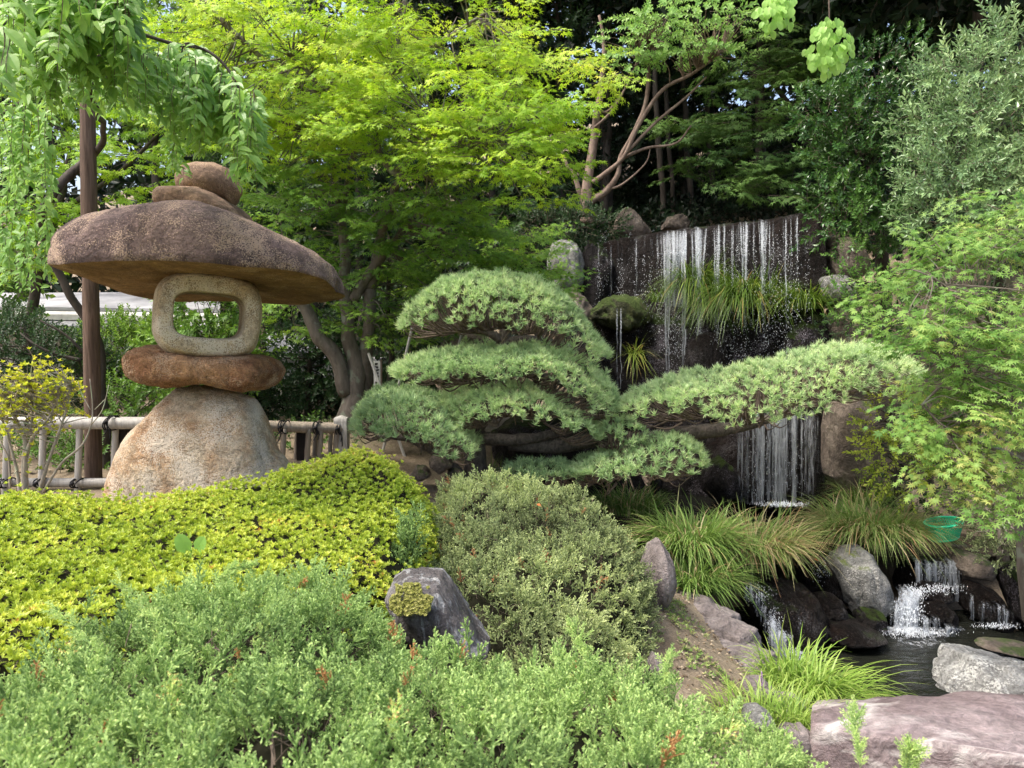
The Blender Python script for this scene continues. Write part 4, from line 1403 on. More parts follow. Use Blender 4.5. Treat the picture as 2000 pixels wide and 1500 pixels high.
pad([(783, 640), (800, 602), (830, 575), (870, 552), (930, 540), (990, 541), (1050, 556), (1100, 586), (1140, 630), (1170, 668), (1190, 692)],
    [(783, 640), (830, 640), (880, 632), (930, 636), (980, 630), (1040, 644), (1080, 640), (1110, 670), (1150, 695), (1190, 700)], 8.1, .95, .56, 1)
pad([(765, 722), (800, 702), (850, 694), (900, 684), (980, 680), (1060, 682), (1120, 692), (1160, 720), (1195, 755), (1206, 790)],
    [(765, 728), (800, 745), (850, 740), (900, 730), (960, 735), (1000, 722), (1060, 730), (1120, 765), (1160, 800), (1206, 800)], 8.0, .95, .52, 2)
pad([(855, 790), (900, 764), (960, 757), (1020, 758), (1060, 764), (1100, 785), (1140, 812), (1172, 845)],
    [(855, 795), (900, 815), (950, 812), (1000, 805), (1050, 812), (1100, 820), (1140, 850), (1172, 860)], 7.8, .8, .55, 3)
pad([(690, 832), (712, 800), (740, 772), (790, 766), (840, 775), (870, 800), (905, 835), (937, 868)],
    [(690, 840), (740, 848), (790, 846), (840, 862), (880, 882), (937, 886)], 7.5, .8, .48, 4)
pad([(690, 815), (720, 775), (760, 760), (800, 765), (850, 780)], [(690, 830), (720, 825), (760, 815), (800, 810), (850, 800)], 8.5, .5, .25, 14)
pad([(1205, 795), (1235, 768), (1300, 748), (1400, 733), (1500, 708), (1580, 688), (1640, 678), (1700, 678), (1750, 692), (1795, 722)],
    [(1205, 802), (1250, 822), (1320, 808), (1380, 808), (1430, 828), (1500, 812), (1560, 800), (1620, 775), (1700, 765), (1795, 735)], 7.8, .75, .6, 5)
pad([(1110, 925), (1160, 898), (1220, 880), (1280, 862), (1330, 855), (1365, 875), (1378, 905)], [(1110, 930), (1170, 928), (1240, 922), (1300, 925), (1340, 932), (1378, 920)], 7.5, .5, .45, 6)
pad([(1165, 850), (1190, 828), (1225, 826), (1262, 850)], [(1165, 858), (1190, 868), (1225, 866), (1262, 860)], 7.6, .3, .5, 7)
pad([(985, 922), (1030, 908), (1080, 910), (1135, 922)], [(985, 928), (1030, 932), (1080, 932), (1135, 930)], 7.5, .35, .25, 8)
pad([(1150, 790), (1180, 775), (1210, 790), (1215, 810)], [(1150, 800), (1180, 812), (1200, 812), (1215, 812)], 7.9, .35, .4, 9)
for k, (a, b_) in enumerate((((748, 880, 8.6), (805, 640, 8.9)), ((865, 790, 8.8), (905, 640, 9.0)), ((720, 690, 9.0), (800, 920, 8.6)))):
    V, Fc = tube(np.array([P(*a), P(*b_)]), .018, 6)
    tag(obj('support_pole', V, Fc, M['bamboo']), ('slim grey pole propped beside the left edge of the pine pads', 'slim grey pole showing between the upper and middle pine pads', 'grey pole leaning the other way behind the lowest left pine pad')[k], 'pole', 'slim poles propping the pine')

# ================================================================== WATERFALL CLIFF
rock('cliff_rock', 'broad dark wet rock face the tall waterfall pours over', 'wet_rock',
     loaf([(1130, 492), (1160, 478), (1200, 468), (1270, 458), (1340, 446), (1420, 436), (1500, 428), (1560, 421), (1605, 415), (1612, 420)],
          [(1130, 620), (1250, 660), (1400, 650), (1612, 640)], 11.5, .55, ex=5, exd=8, amp=.06, fr=2.2, seed=40, kY=(12.9, 9.9), n=110, m=60), 'rock')
rock('cliff_rock', 'dark angular wet rock forming the left shoulder of the tall waterfall', 'wet_rock_mossy',
     loaf([(1118, 520), (1130, 478), (1150, 468), (1185, 470), (1200, 480)], [(1118, 640), (1150, 660), (1200, 640)], 12.4, .5, ex=3.5, exd=4, amp=.1, fr=2.6, seed=41, cuts=6), 'rock')
rock('cliff_rock', 'tall dark speckled rock wall below the sedge ledge of the waterfall', 'wet_rock_mossy',
     loaf([(1150, 606), (1200, 600), (1260, 612), (1310, 622), (1400, 626), (1500, 622), (1560, 616), (1640, 622)],
          [(1150, 960), (1300, 1010), (1640, 1010)], 10.95, .55, Mid=.9, ex=4.5, exd=8, amp=.15, fr=2.3, seed=42, kY=(12.1, 9.75), n=170, m=110), 'rock')
rock('cliff_rock', 'rounded mossy green hump on the left of the waterfall ledge', 'mossy_rock', loaf([(1150, 605), (1180, 580), (1220, 572), (1255, 582), (1280, 610)], [(1150, 630), (1220, 650), (1280, 630)], 11.25, .35, ex=2.6, amp=.09, fr=3, seed=51), 'rock')
rock('cliff_rock', 'slanting dark rock running down the left edge of the waterfall', 'wet_rock', loaf([(1090, 620), (1110, 600), (1150, 640), (1190, 700), (1215, 780)], [(1090, 700), (1140, 800), (1215, 850)], 11.2, .4, ex=3, exd=3, amp=.08, fr=2.5, seed=52, cuts=5), 'rock')
rock('cliff_rock', 'purple-grey wet bulge low in the middle of the waterfall wall', 'wet_rock', loaf([(1335, 690), (1360, 655), (1400, 650), (1425, 690)], [(1335, 740), (1380, 790), (1425, 750)], 10.35, .3, ex=2.6, amp=.06, fr=3, seed=53, cuts=4), 'rock')
rock('cliff_rock', 'speckled wet bulge low on the right of the waterfall wall', 'wet_rock_mossy', loaf([(1530, 660), (1560, 625), (1600, 630), (1630, 670)], [(1530, 720), (1580, 740), (1630, 720)], 9.45, .3, ex=2.6, amp=.06, fr=3, seed=54, cuts=4), 'rock')
rock('boulder', 'pale lichen-spotted boulder standing left of the waterfall top', 'boulder', loaf([(1068, 500), (1078, 475), (1100, 465), (1125, 470), (1140, 495), (1145, 530)], [(1068, 560), (1100, 590), (1145, 560)], 12.2, .4, ex=2.5, amp=.06, seed=61), 'rock')
rock('boulder', 'large brown-grey boulder low at the left end of the waterfall', 'boulder_brown', loaf([(1075, 590), (1095, 560), (1125, 555), (1150, 590), (1165, 640)], [(1075, 640), (1110, 700), (1165, 680)], 11.9, .5, ex=2.6, amp=.08, seed=62, cuts=4), 'rock')
rock('boulder', 'tan upright boulder at the right end of the waterfall lip', 'boulder_brown', loaf([(1598, 490), (1606, 462), (1640, 460), (1670, 480), (1690, 520)], [(1598, 510), (1610, 545), (1650, 570), (1690, 560)], 9.7, .45, ex=2.5, amp=.05, seed=63, cuts=4), 'rock')
rock('boulder', 'light grey boulder just right of the waterfall beside the small sedge tuft', 'boulder', loaf([(1590, 555), (1598, 538), (1630, 538), (1660, 545), (1675, 570)], [(1590, 565), (1605, 590), (1640, 610), (1675, 590)], 9.45, .35, ex=2.6, amp=.04, seed=64, cuts=4), 'rock')
rock('boulder', 'weathered brown boulder under the light grey one right of the waterfall', 'boulder_brown', loaf([(1605, 640), (1615, 600), (1650, 590), (1700, 600), (1740, 650)], [(1605, 660), (1640, 720), (1740, 720)], 9.4, .5, ex=2.6, amp=.07, seed=65, cuts=4), 'rock')
rock('boulder', 'dark triangular rock on the upper bank above the waterfall', 'boulder_brown', loaf([(1190, 460), (1200, 415), (1225, 398), (1250, 425), (1270, 455)], [(1190, 462), (1230, 480), (1270, 470)], 13.3, .4, ex=2.4, amp=.06, seed=66, cuts=5), 'rock')
rock('boulder', 'flat grey rock in the shade above the middle of the waterfall lip', 'boulder_brown', loaf([(1285, 445), (1300, 418), (1330, 415), (1350, 432)], [(1285, 450), (1320, 460), (1350, 450)], 13.0, .3, ex=2.4, amp=.05, seed=67, cuts=5), 'rock')
rock('standing_stone', 'tall flat grey-brown slab standing right of the lower veil of water', 'boulder_brown',
     loaf([(1608, 800), (1618, 782), (1650, 772), (1700, 775), (1716, 800), (1722, 860)], [(1608, 930), (1640, 965), (1700, 960), (1722, 900)], 9.0, .35, ex=4, exd=5, amp=.035, fr=2.5, seed=68, cuts=3, cd=(.9, .98)), 'rock')
rock('cliff_rock', 'dark wet block behind the lower veil of falling water', 'wet_rock', loaf([(1375, 850), (1400, 800), (1500, 780), (1600, 785), (1625, 830)], [(1375, 960), (1500, 1000), (1625, 990)], 9.9, .55, ex=4, exd=6, amp=.06, fr=2.0, seed=69, cuts=3), 'rock')
rock('cliff_rock', 'rounded green-black rock left of the lower veil of water', 'wet_rock_mossy', loaf([(1370, 930), (1385, 900), (1410, 885), (1435, 905), (1450, 950)], [(1370, 960), (1410, 990), (1450, 970)], 9.3, .3, ex=2.3, amp=.04, seed=70), 'rock')
rock('boulder', 'dark boulder wall behind the pine trunk', 'wet_rock_mossy', loaf([(960, 840), (1000, 810), (1100, 800), (1180, 820), (1260, 850), (1300, 900)], [(960, 960), (1130, 1000), (1300, 980)], 9.6, .6, ex=3, exd=4, amp=.09, fr=2, seed=71, cuts=5), 'rock')
rock('boulder', 'grey boulder seen between the top and middle pine pads', 'boulder_brown', loaf([(840, 690), (870, 655), (910, 640), (950, 655), (985, 690)], [(840, 700), (910, 760), (985, 700)], 10.8, .5, ex=2.5, amp=.07, seed=72, cuts=4), 'rock')
for k, (cx, cy, r, lb) in enumerate(((860, 905, 26, 'small grey stone left of the pine trunk foot'), (820, 925, 22, 'small dark stone at the azalea edge left of the pine'), (985, 935, 32, 'low brown stone right of the pine trunk foot'), (1090, 945, 30, 'low stone under the dark pine sprays'), (890, 930, 20, 'small stone against the pine trunk'))):
    rock('stone', lb, 'boulder_brown', loaf([(cx - r, cy), (cx - r * .6, cy - r * .7), (cx + r * .4, cy - r * .75), (cx + r, cy)], [(cx - r, cy + 5), (cx, cy + r * .8), (cx + r, cy + 5)], 7.6, .2, n=40, m=32, ex=2.6, amp=.03, fr=5, seed=80 + k, cuts=4), 'stone', 'small stones round the pine foot')

# falling water
wf = thing('waterfall', 'tall curtain waterfall falling in separate white threads over the dark rock face', 'waterfall', (P(1400, 990, 10.4)))
LIPX, LIPY, LIPD = [1130, 1270, 1420, 1560, 1612], [478, 456, 434, 420, 414], [12.9, 9.9]
lipY = lambda px: np.interp(px, [1130, 1612], [12.9, 9.9]) - .62
drops_p, drops_s = [], []


def stream(px, w0, w1, y1, tint, parent=wf, yfrom=None, Yo=None, nseg=40, wave=1.0, name='stream', thick=.006, arc=.42):
    Y = lipY(px) if Yo is None else Yo
    y0 = np.interp(px, LIPX, LIPY) - 2 if yfrom is None else yfrom
    nc = max(3, int(w0 / 3) + 2)
    t = np.linspace(0, 1, nseg)
    g_ = np.linspace(-1, 1, nc)
    py = y0 + (y1 - y0) * t
    wid = w1 + (w0 - w1) * (1 - t) ** 1.6
    V = np.zeros((nseg, nc, 3))
    sd = int(px) % 97
    for i in range(nseg):
        xx = px + g_ * wid[i] / 2 + wave * 2.2 * fbm(np.array([[py[i] * .06, sd, 0.]]), 2, sd)[0] * t[i] * 1.5
        yy = Y - arc * min(1, t[i] * 3) ** .6 + .02 * fbm(np.c_[xx * .1, np.full(nc, py[i] * .02), np.full(nc, sd)], 2, 3)
        V[i] = P(xx, py[i], yy)
        if i == 0:
            V[i, :, 1] += .12
    cn = vnoise(np.stack([g_ * w0 * .35 + sd, g_ * 0, g_ * 0], -1), sd)
    tt = np.clip(tint - .06 + .18 * cn[None] + .12 * (1 - np.abs(g_))[None] - .10 * t[:, None] ** 1.2 - .30 * np.exp(-t[:, None] * 22), 0, 1) * np.ones((nseg, nc))
    i, j = np.meshgrid(np.arange(nseg - 1), np.arange(nc - 1), indexing='ij')
    Q = np.stack([i * nc + j, i * nc + j + 1, (i + 1) * nc + j + 1, (i + 1) * nc + j], -1).reshape(-1, 4)
    VV = V.reshape(-1, 3)
    back = VV + [0, thick + .01, 0]
    nV = len(VV)
    obj(name, np.vstack([VV, back]), [np.vstack([Q, Q[:, ::-1] + nV])], M['fall'], parent, np.r_[tt.ravel(), tt.ravel()], True)


def drops(px, y0, y1, n, spread, Y, size=(.004, .009), grow=1.0):
    t = rng.uniform(0, 1, n)
    py = y0 + (y1 - y0) * t
    x = px + rng.normal(0, 1, n) * spread * (.5 + grow * t)
    drops_p.append(P(x, py, Y + rng.normal(0, .06, n)))
    drops_s.append(rng.uniform(*size, n))


streams = [(1316, 50, 40, 600, .66), (1303, 16, 7, 748, .68), (1336, 12, 6, 748, .68), (1322, 24, 26, 735, .46), (1365, 36, 9, 660, .62), (1366, 10, 8, 745, .60), (1400, 15, 6, 690, .62), (1401, 7, 6, 735, .5), (1415, 6, 4, 600, .5), (1430, 8, 3, 640, .5), (1455, 22, 6, 640, .62),
           (1458, 7, 6, 735, .5), (1491, 20, 6, 620, .64), (1492, 6, 5, 700, .5), (1473, 4, 3, 560, .5), (1285, 8, 3, 600, .55), (1292, 6, 3, 560, .5), (1270, 5, 3, 560, .48), (1258, 5, 3, 540, .45), (1242, 5, 3, 560, .42), (1208, 4, 3, 560, .45), (1215, 4, 3, 570, .45),
           (1510, 4, 3, 560, .48), (1522, 4, 3, 570, .45), (1535, 5, 3, 650, .55), (1545, 4, 3, 560, .45), (1557, 4, 3, 540, .45), (1440, 4, 3, 560, .45), (1170, 4, 4, 560, .42)]
for s_ in streams:
    stream(*s_)
    px, w0, w1, y1, ti = s_
    drops(px, np.interp(px, LIPX, LIPY) + 40, min(y1 + 90, 760), int(60 + w0 * 6), 3 + w0 * .12, lipY(px) - .5, (.003, .008))
for k in range(20):
    px = rng.uniform(1165, 1600)
    stream(px, rng.uniform(2, 4), 2.0, rng.uniform(540, 660), rng.uniform(.42, .54))
for px in (1205, 1213):
    stream(px, 5, 4, 760, .5, yfrom=598, Yo=10.9, arc=.2)
for k in range(46):
    px = rng.uniform(1160, 1580)
    drops(px, 450, 760, 50, 6, lipY(px) - .45, (.003, .006))
# lower veil
lv = thing('waterfall', 'low thin veil of water sliding down the dark block beneath the long pine limb', 'waterfall', P(1520, 990, 9.2))
stream(1520, 158, 158, 985, .60, parent=lv, yfrom=795, Yo=9.3, arc=.03)
for k in range(5):
    px = 1455 + k * 31
    stream(px, 14, 14, 985, .50 + .08 * math.sin(k * 2.1), parent=lv, yfrom=800, Yo=9.25, name='stream', arc=.05)
for px in (1475, 1500, 1530, 1555):
    drops(px, 850, 985, 60, 14, 9.15, (.004, .008), .2)


def foam_patch(poly_px, z, n, size, parent, h=.03):
    """splash: droplets over a patch of water"""
    pass


def splash(cx, cy, rx, ry, n, Y, size=(.005, .012), up=0.):
    a, r_ = rng.uniform(0, 2 * PI, n), np.sqrt(rng.uniform(0, 1, n)) * (1 + .3 * rng.normal(size=n))
    drops_p.append(P(cx + np.cos(a) * rx * r_, cy + np.sin(a) * ry * r_, Y + np.sin(a) * -r_ * ry / 200))
    drops_s.append(rng.uniform(*size, n))


splash(1530, 985, 45, 5, 500, 9.15)

# pond cascade rocks and water
def stone_px(name, lb, mt, T, B, Y, D, cat='rock', **kw):
    return rock(name, lb, mt, loaf(T, B, Y, D, **kw), cat)


stone_px('boulder', 'big pale grey boulder between the two little cascades of the pond', 'boulder', [(1627, 1120), (1632, 1085), (1655, 1066), (1690, 1057), (1720, 1070), (1738, 1110), (1752, 1150), (1758, 1190)],
         [(1627, 1125), (1640, 1170), (1665, 1200), (1700, 1215), (1740, 1210), (1758, 1195)], 7.35, .42, n=80, m=60, ex=2.4, amp=.06, fr=2.4, seed=90, cuts=6, cd=(.8, .96))
stone_px('boulder', 'flat-topped dark grey boulder right of the larger cascade', 'boulder_brown', [(1864, 1100), (1870, 1078), (1910, 1074), (1945, 1082), (1958, 1105)], [(1864, 1105), (1880, 1128), (1930, 1134), (1958, 1115)], 7.4, .3, ex=2.8, amp=.03, seed=91, cuts=4)
stone_px('boulder', 'small brown stone below the green net basket', 'boulder_brown', [(1838, 1060), (1850, 1051), (1880, 1050), (1900, 1060)], [(1838, 1062), (1870, 1070), (1900, 1064)], 7.9, .15, ex=2.5, amp=.02, seed=92)
wet = [('black wet sloping rock under the left cascade', [(1450, 1170), (1470, 1140), (1530, 1130), (1590, 1140), (1620, 1190), (1640, 1240)], [(1450, 1180), (1500, 1260), (1560, 1290), (1640, 1260)], 6.9, .45),
       ('black wet rock ledge at the top of the left cascade', [(1560, 1110), (1580, 1082), (1610, 1080), (1640, 1120), (1660, 1150)], [(1560, 1130), (1600, 1190), (1660, 1180)], 7.5, .3),
       ('round wet rock below the big pale boulder', [(1590, 1170), (1605, 1155), (1640, 1155), (1665, 1180), (1672, 1200)], [(1590, 1190), (1620, 1215), (1672, 1210)], 6.95, .22),
       ('low flat black rock lying in the pond between the cascades', [(1600, 1230), (1625, 1208), (1680, 1202), (1730, 1215), (1752, 1240)], [(1600, 1240), (1660, 1262), (1752, 1248)], 6.7, .32),
       ('wet rock at the foot of the big pale boulder', [(1680, 1200), (1700, 1180), (1730, 1185), (1745, 1215)], [(1680, 1215), (1710, 1235), (1745, 1225)], 7.0, .22),
       ('black dome rock parting the larger cascade', [(1800, 1190), (1815, 1168), (1850, 1160), (1880, 1175), (1892, 1210)], [(1800, 1205), (1840, 1230), (1892, 1222)], 7.1, .25),
       ('dark wet rock in the upper step of the larger cascade', [(1795, 1150), (1820, 1135), (1860, 1138), (1885, 1165)], [(1795, 1165), (1840, 1180), (1885, 1175)], 7.3, .2),
       ('wet ledge rock behind the larger cascade', [(1760, 1110), (1785, 1090), (1830, 1088), (1880, 1095), (1900, 1130)], [(1760, 1160), (1820, 1180), (1900, 1170)], 7.75, .3),
       ('dark rock in the trickle at the far right of the pond', [(1890, 1150), (1910, 1130), (1950, 1140), (1985, 1180), (1990, 1215)], [(1890, 1190), (1940, 1230), (1990, 1225)], 7.2, .3),
       ('mossy dark bank rock at the right end of the pond', [(1975, 1120), (1990, 1100), (2060, 1100), (2100, 1160)], [(1975, 1200), (2020, 1240), (2100, 1220)], 7.0, .4)]
for k, (lb, T, B, Y, D) in enumerate(wet):
    stone_px('wet_rock', lb, 'wet_rock_mossy' if k in (4, 9) else 'wet_rock', T, B, Y, D, ex=2.7, amp=.05, fr=3, seed=100 + k, cuts=5, n=60, m=44)
stone_px('boulder', 'mossy low stone breaking the water at the right edge', 'boulder_brown', [(1925, 1258), (1945, 1250), (2000, 1255), (2060, 1262)], [(1925, 1262), (1990, 1275), (2060, 1268)], 6.4, .2, ex=2.5, amp=.02, seed=115)
stone_px('boulder', 'rough pale grey boulder at the right edge of the pond', 'boulder_pale', [(1842, 1335), (1858, 1310), (1885, 1290), (1905, 1268), (1950, 1258), (1990, 1262), (2040, 1280), (2120, 1330)],
         [(1842, 1345), (1920, 1400), (2000, 1420), (2120, 1400)], 5.2, .4, n=90, m=64, ex=2.4, amp=.07, fr=2.6, seed=116, cuts=5)

# cascades made of threads and droplets
cs = thing('cascade', 'larger white splashing cascade tumbling over rocks right of the pale boulder', 'cascade', P(1830, 1240, 7.0))
for k in range(8):
    stream(1795 + k * 10.5, rng.uniform(10, 20), 13, 1150 + rng.uniform(-6, 6), rng.uniform(.52, .7), parent=cs, yfrom=1092 + (k % 3) * 2, Yo=7.42, nseg=14, name='stream', arc=.06)
for k, (px, y0, y1, Y, w, ti) in enumerate(((1752, 1190, 1240, 6.85, 26, .6), (1775, 1165, 1232, 6.95, 34, .7), (1815, 1205, 1242, 6.8, 40, .55), (1850, 1222, 1244, 6.8, 40, .5), (1875, 1140, 1175, 7.2, 26, .5), (1770, 1150, 1222, 7.05, 26, .72), (1785, 1150, 1228, 7.0, 24, .7), (1800, 1190, 1235, 6.85, 20, .5), (1758, 1175, 1232, 6.95, 20, .62), (1900, 1160, 1212, 6.95, 24, .40), (1925, 1175, 1216, 6.9, 26, .45), (1950, 1180, 1220, 6.85, 26, .5), (1970, 1190, 1222, 6.85, 16, .5))):
    stream(px, w, w * 1.1, y1, ti, parent=cs, yfrom=y0, Yo=Y, nseg=14, name='stream', arc=.06)
splash(1825, 1150, 50, 10, 350, 7.15, (.003, .009)); splash(1775, 1195, 28, 34, 450, 6.85, (.003, .010)); splash(1790, 1236, 80, 9, 300, 6.75, (.003, .009)); splash(1950, 1222, 40, 6, 260, 6.8, (.003, .008)); splash(1790, 1160, 18, 12, 350, 7.1, (.003, .008))
splash(1840, 1110, 50, 15, 300, 7.4, (.003, .007))
cl = thing('cascade', 'smaller cascade running down the black rock on the left side of the pond', 'cascade', P(1530, 1290, 6.4))
for k, (px, y0, y1, Y, w, ti) in enumerate(((1470, 1140, 1175, 6.5, 26, .55), (1485, 1155, 1205, 6.42, 30, .5), (1500, 1180, 1240, 6.36, 30, .5), (1512, 1210, 1262, 6.3, 30, .62), (1520, 1230, 1282, 6.26, 24, .66), (1536, 1235, 1285, 6.26, 26, .58), (1560, 1200, 1270, 6.4, 50, .34), (1605, 1085, 1150, 7.2, 30, .38), (1620, 1100, 1165, 7.15, 22, .3))):
    stream(px, w, w * 1.1, y1, ti, parent=cl, yfrom=y0, Yo=Y, nseg=14, name='stream', arc=.06)
splash(1480, 1160, 26, 20, 140, 6.45, (.003, .006)); splash(1512, 1220, 16, 30, 220, 6.35, (.003, .007)); splash(1540, 1277, 30, 12, 350, 6.3, (.003, .009)); splash(1605, 1115, 18, 26, 100, 7.2, (.003, .006))

dp, ds = np.concatenate(drops_p), np.concatenate(drops_s)
octv = np.array([(1, 0, 0), (-1, 0, 0), (0, 1, 0), (0, -1, 0), (0, 0, 3.2), (0, 0, -3.2)], float)
octf = np.array([(0, 2, 4), (2, 1, 4), (1, 3, 4), (3, 0, 4), (2, 0, 5), (1, 2, 5), (3, 1, 5), (0, 3, 5)])
g = scatter([(octv, octf, np.zeros(6), np.zeros(8, int))], dp, np.repeat(I3[None], len(dp), 0), ds * .38, np.full(len(dp), .5))
o = g.build('spray', M['drop'], None, True)
tag(o, 'white water drops flying off the waterfall and the cascades', 'water spray', None, 'stuff')

def on_z(px, py, z):
    xc, yc = (px - 1000) / F, (750 - py) / F
    k = (z - CAMZ) / (yc * CP - SP)
    return np.array([xc * k, (CP + yc * SP) * k, z])


def foam(cx, cy, rx, ry, z, tint, parent, seed=0, hump=.03):
    """broken white foam floating where the water lands"""
    c = on_z(cx, cy, z)
    ex = abs(on_z(cx + rx, cy, z)[0] - c[0])
    ey = abs(on_z(cx, cy - ry, z)[1] - on_z(cx, cy + ry, z)[1]) / 2
    nr, na = 14, 48
    r_ = np.linspace(0, 1, nr)[:, None]
    a = np.linspace(0, 2 * PI, na, endpoint=False)[None]
    k = 1 + .25 * vnoise(np.stack([np.cos(a) * 2 + seed, np.sin(a) * 2, a * 0], -1), seed)
    X, Y_ = c[0] + ex * r_ * np.cos(a) * k, c[1] + ey * r_ * np.sin(a) * k
    Z = z + .012 + hump * (1 - r_ ** 2) * (.5 + .5 * vnoise(np.stack([X * 14, Y_ * 14, X * 0], -1), 3))
    V = np.stack([X, Y_, Z], -1).reshape(-1, 3)
    i, j = np.meshgrid(np.arange(nr - 1), np.arange(na), indexing='ij')
    Q = np.stack([i * na + j, i * na + (j + 1) % na, (i + 1) * na + (j + 1) % na, (i + 1) * na + j], -1).reshape(-1, 4)
    tt = (tint - .45 * r_ ** 2 + a * 0).ravel()
    obj('foam', V, Q, M['foam'], parent, tt, True)


foam(1785, 1238, 75, 16, ZL, .78, cs, 1, .06); foam(1850, 1232, 60, 8, ZL, .7, cs, 2); foam(1950, 1222, 60, 8, ZL, .72, cs, 3); foam(1800, 1258, 120, 22, ZL, .56, cs, 4, 0); foam(1760, 1280, 190, 34, ZL, .40, cs, 8, 0); foam(1765, 1236, 45, 12, ZL, .85, cs, 9, .09)
foam(1545, 1282, 45, 14, ZL, .72, cl, 5, .05); foam(1560, 1300, 60, 12, ZL, .5, cl, 6, 0)
foam(1530, 985, 60, 8, ZU, .8, lv, 7, .04)

# ================================================================== BANK, PATH EDGE STONES, FOREGROUND ROCKS
edge_px = [(1350, 1172, 6.2, .24), (1388, 1196, 5.95, .27), (1420, 1228, 5.7, .27), (1448, 1268, 5.4, .29), (1490, 1312, 5.1, .31)]
lbs = ['small pitted stone first in the path edging, far end', 'narrow grey edging stone second from the far end of the path', 'middle rounded edging stone of the path', 'broad pinkish edging stone fourth along the path', 'broad smooth edging stone nearest the bright grass clump']
for k, (px, py, Y, r_) in enumerate(edge_px):
    c = P(px, py, Y)
    rock('edging_stone', lbs[k], 'path_rock', boxrock(c[0], c[1], c[2] - .35, c[2] + .05, r_ * 1.0, r_ * .62, yaw=-.9, rnd=.45, amp=.03, fr=4, seed=120 + k, cuts=4), 'stone', 'stones edging the dirt path')
stone_px('boulder', 'smooth grey boulder peeking out right of the juniper mound', 'path_rock', [(1255, 1110), (1275, 1060), (1295, 1050), (1315, 1080), (1326, 1130)], [(1255, 1160), (1275, 1200), (1300, 1190), (1326, 1140)], 5.5, .3, ex=2.4, amp=.03, seed=130, cuts=3)
stone_px('boulder', 'small purple-grey stone beside the path below the juniper mound', 'path_rock', [(1270, 1290), (1282, 1272), (1300, 1280), (1306, 1300)], [(1270, 1310), (1290, 1325), (1306, 1310)], 4.3, .1, ex=2.4, amp=.01, seed=131, n=30, m=24)
stone_px('boulder', 'small speckled grey stone among the grass beside the purple slab', 'boulder', [(1465, 1400), (1475, 1382), (1500, 1376), (1522, 1390), (1530, 1410)], [(1465, 1410), (1500, 1430), (1530, 1415)], 3.9, .12, ex=2.3, amp=.015, seed=132, n=40, m=30)
stone_px('boulder', 'half hidden grey stone with a lilac flower spike beside it', 'path_rock', [(1465, 1345), (1480, 1328), (1510, 1325), (1535, 1345)], [(1465, 1355), (1500, 1370), (1535, 1358)], 4.4, .14, ex=2.5, amp=.02, seed=133, n=40, m=30)
stone_px('boulder', 'low grey-purple stone at the left foot of the purple slab', 'path_rock', [(1530, 1440), (1560, 1415), (1590, 1412), (1610, 1430)], [(1530, 1460), (1570, 1490), (1610, 1480)], 3.8, .1, ex=2.5, amp=.02, seed=134, n=40, m=30)
stone_px('boulder', 'flat grey stone in the grass left of the purple slab', 'path_rock', [(1515, 1370), (1540, 1355), (1580, 1358), (1605, 1375)], [(1515, 1380), (1560, 1400), (1605, 1385)], 4.3, .14, ex=2.5, amp=.02, seed=135, n=40, m=30)
# purple slab: eight corners taken from where it stands
tb = [P(1580, 1357, 4.1), P(2250, 1340, 4.3)]
tfz = [P(1572, 1400, 3.72), P(2200, 1500, 3.15)]
low = 1.3
c8 = [tfz[0] - [0, 0, low], tfz[0], tb[0] - [0, 0, low], tb[0], tfz[1] - [0, 0, low], tfz[1], tb[1] - [0, 0, low], tb[1]]
V, Q = hexrock(c8, rnd=.16, amp=.06, fr=1.6, seed=140)
rock('purple_slab', 'massive flat-topped purple rock with pale streaks in the lower right corner', 'purple_rock', (V, Q), 'rock')
# schist with moss
a0 = P(752, 1150, 2.95); 
sch = thing('schist_rock', 'slanting dark streaked rock with a cushion of yellow moss between azalea and junipers', 'rock', (P(850, 1250, 3.0)[0], 3.0, 0))
V, Fc = loaf([(745, 1152), (752, 1132), (775, 1116), (830, 1108), (858, 1110), (880, 1138), (905, 1180), (932, 1222), (955, 1250)],
             [(745, 1165), (780, 1230), (850, 1290), (915, 1300), (955, 1265)], 3.1, .22, n=80, m=56, ex=3.0, exd=4, amp=.02, fr=6, seed=141, cuts=4, cd=(.85, .97))
obj('stone', V, Fc, M['schist'], sch, None, True)
n = 4200
u = rng.uniform(size=(n, 2))
pxm = 762 + u[:, 0] * 92
pym = 1140 + u[:, 1] * 62
m = (((pxm - 812 + (pym - 1170) * .25) / 48) ** 2 + ((pym - 1170) / 33) ** 2 + 1.5 * fbm(np.c_[pxm * .035, pym * .05, pxm * 0], 4, 14) < .85) & (np.abs(pxm - 787) + rng.normal(0, 2, n) > 4)
ps = P(pxm[m], pym[m], 2.88 + (1170 - pym[m]) * .0012 + rng.normal(0, .006, m.sum()))
g = scatter([rosette(5, .0075, .5, w=.4, inner=1)], ps, frames(np.array([0, -.6, .8]) + rng.normal(0, .25, (len(ps), 3)), rng.normal(size=(len(ps), 3))), 1.0, rng.uniform(.3, .9, len(ps)))
g.build('moss', M['moss'], sch, kind='stuff')


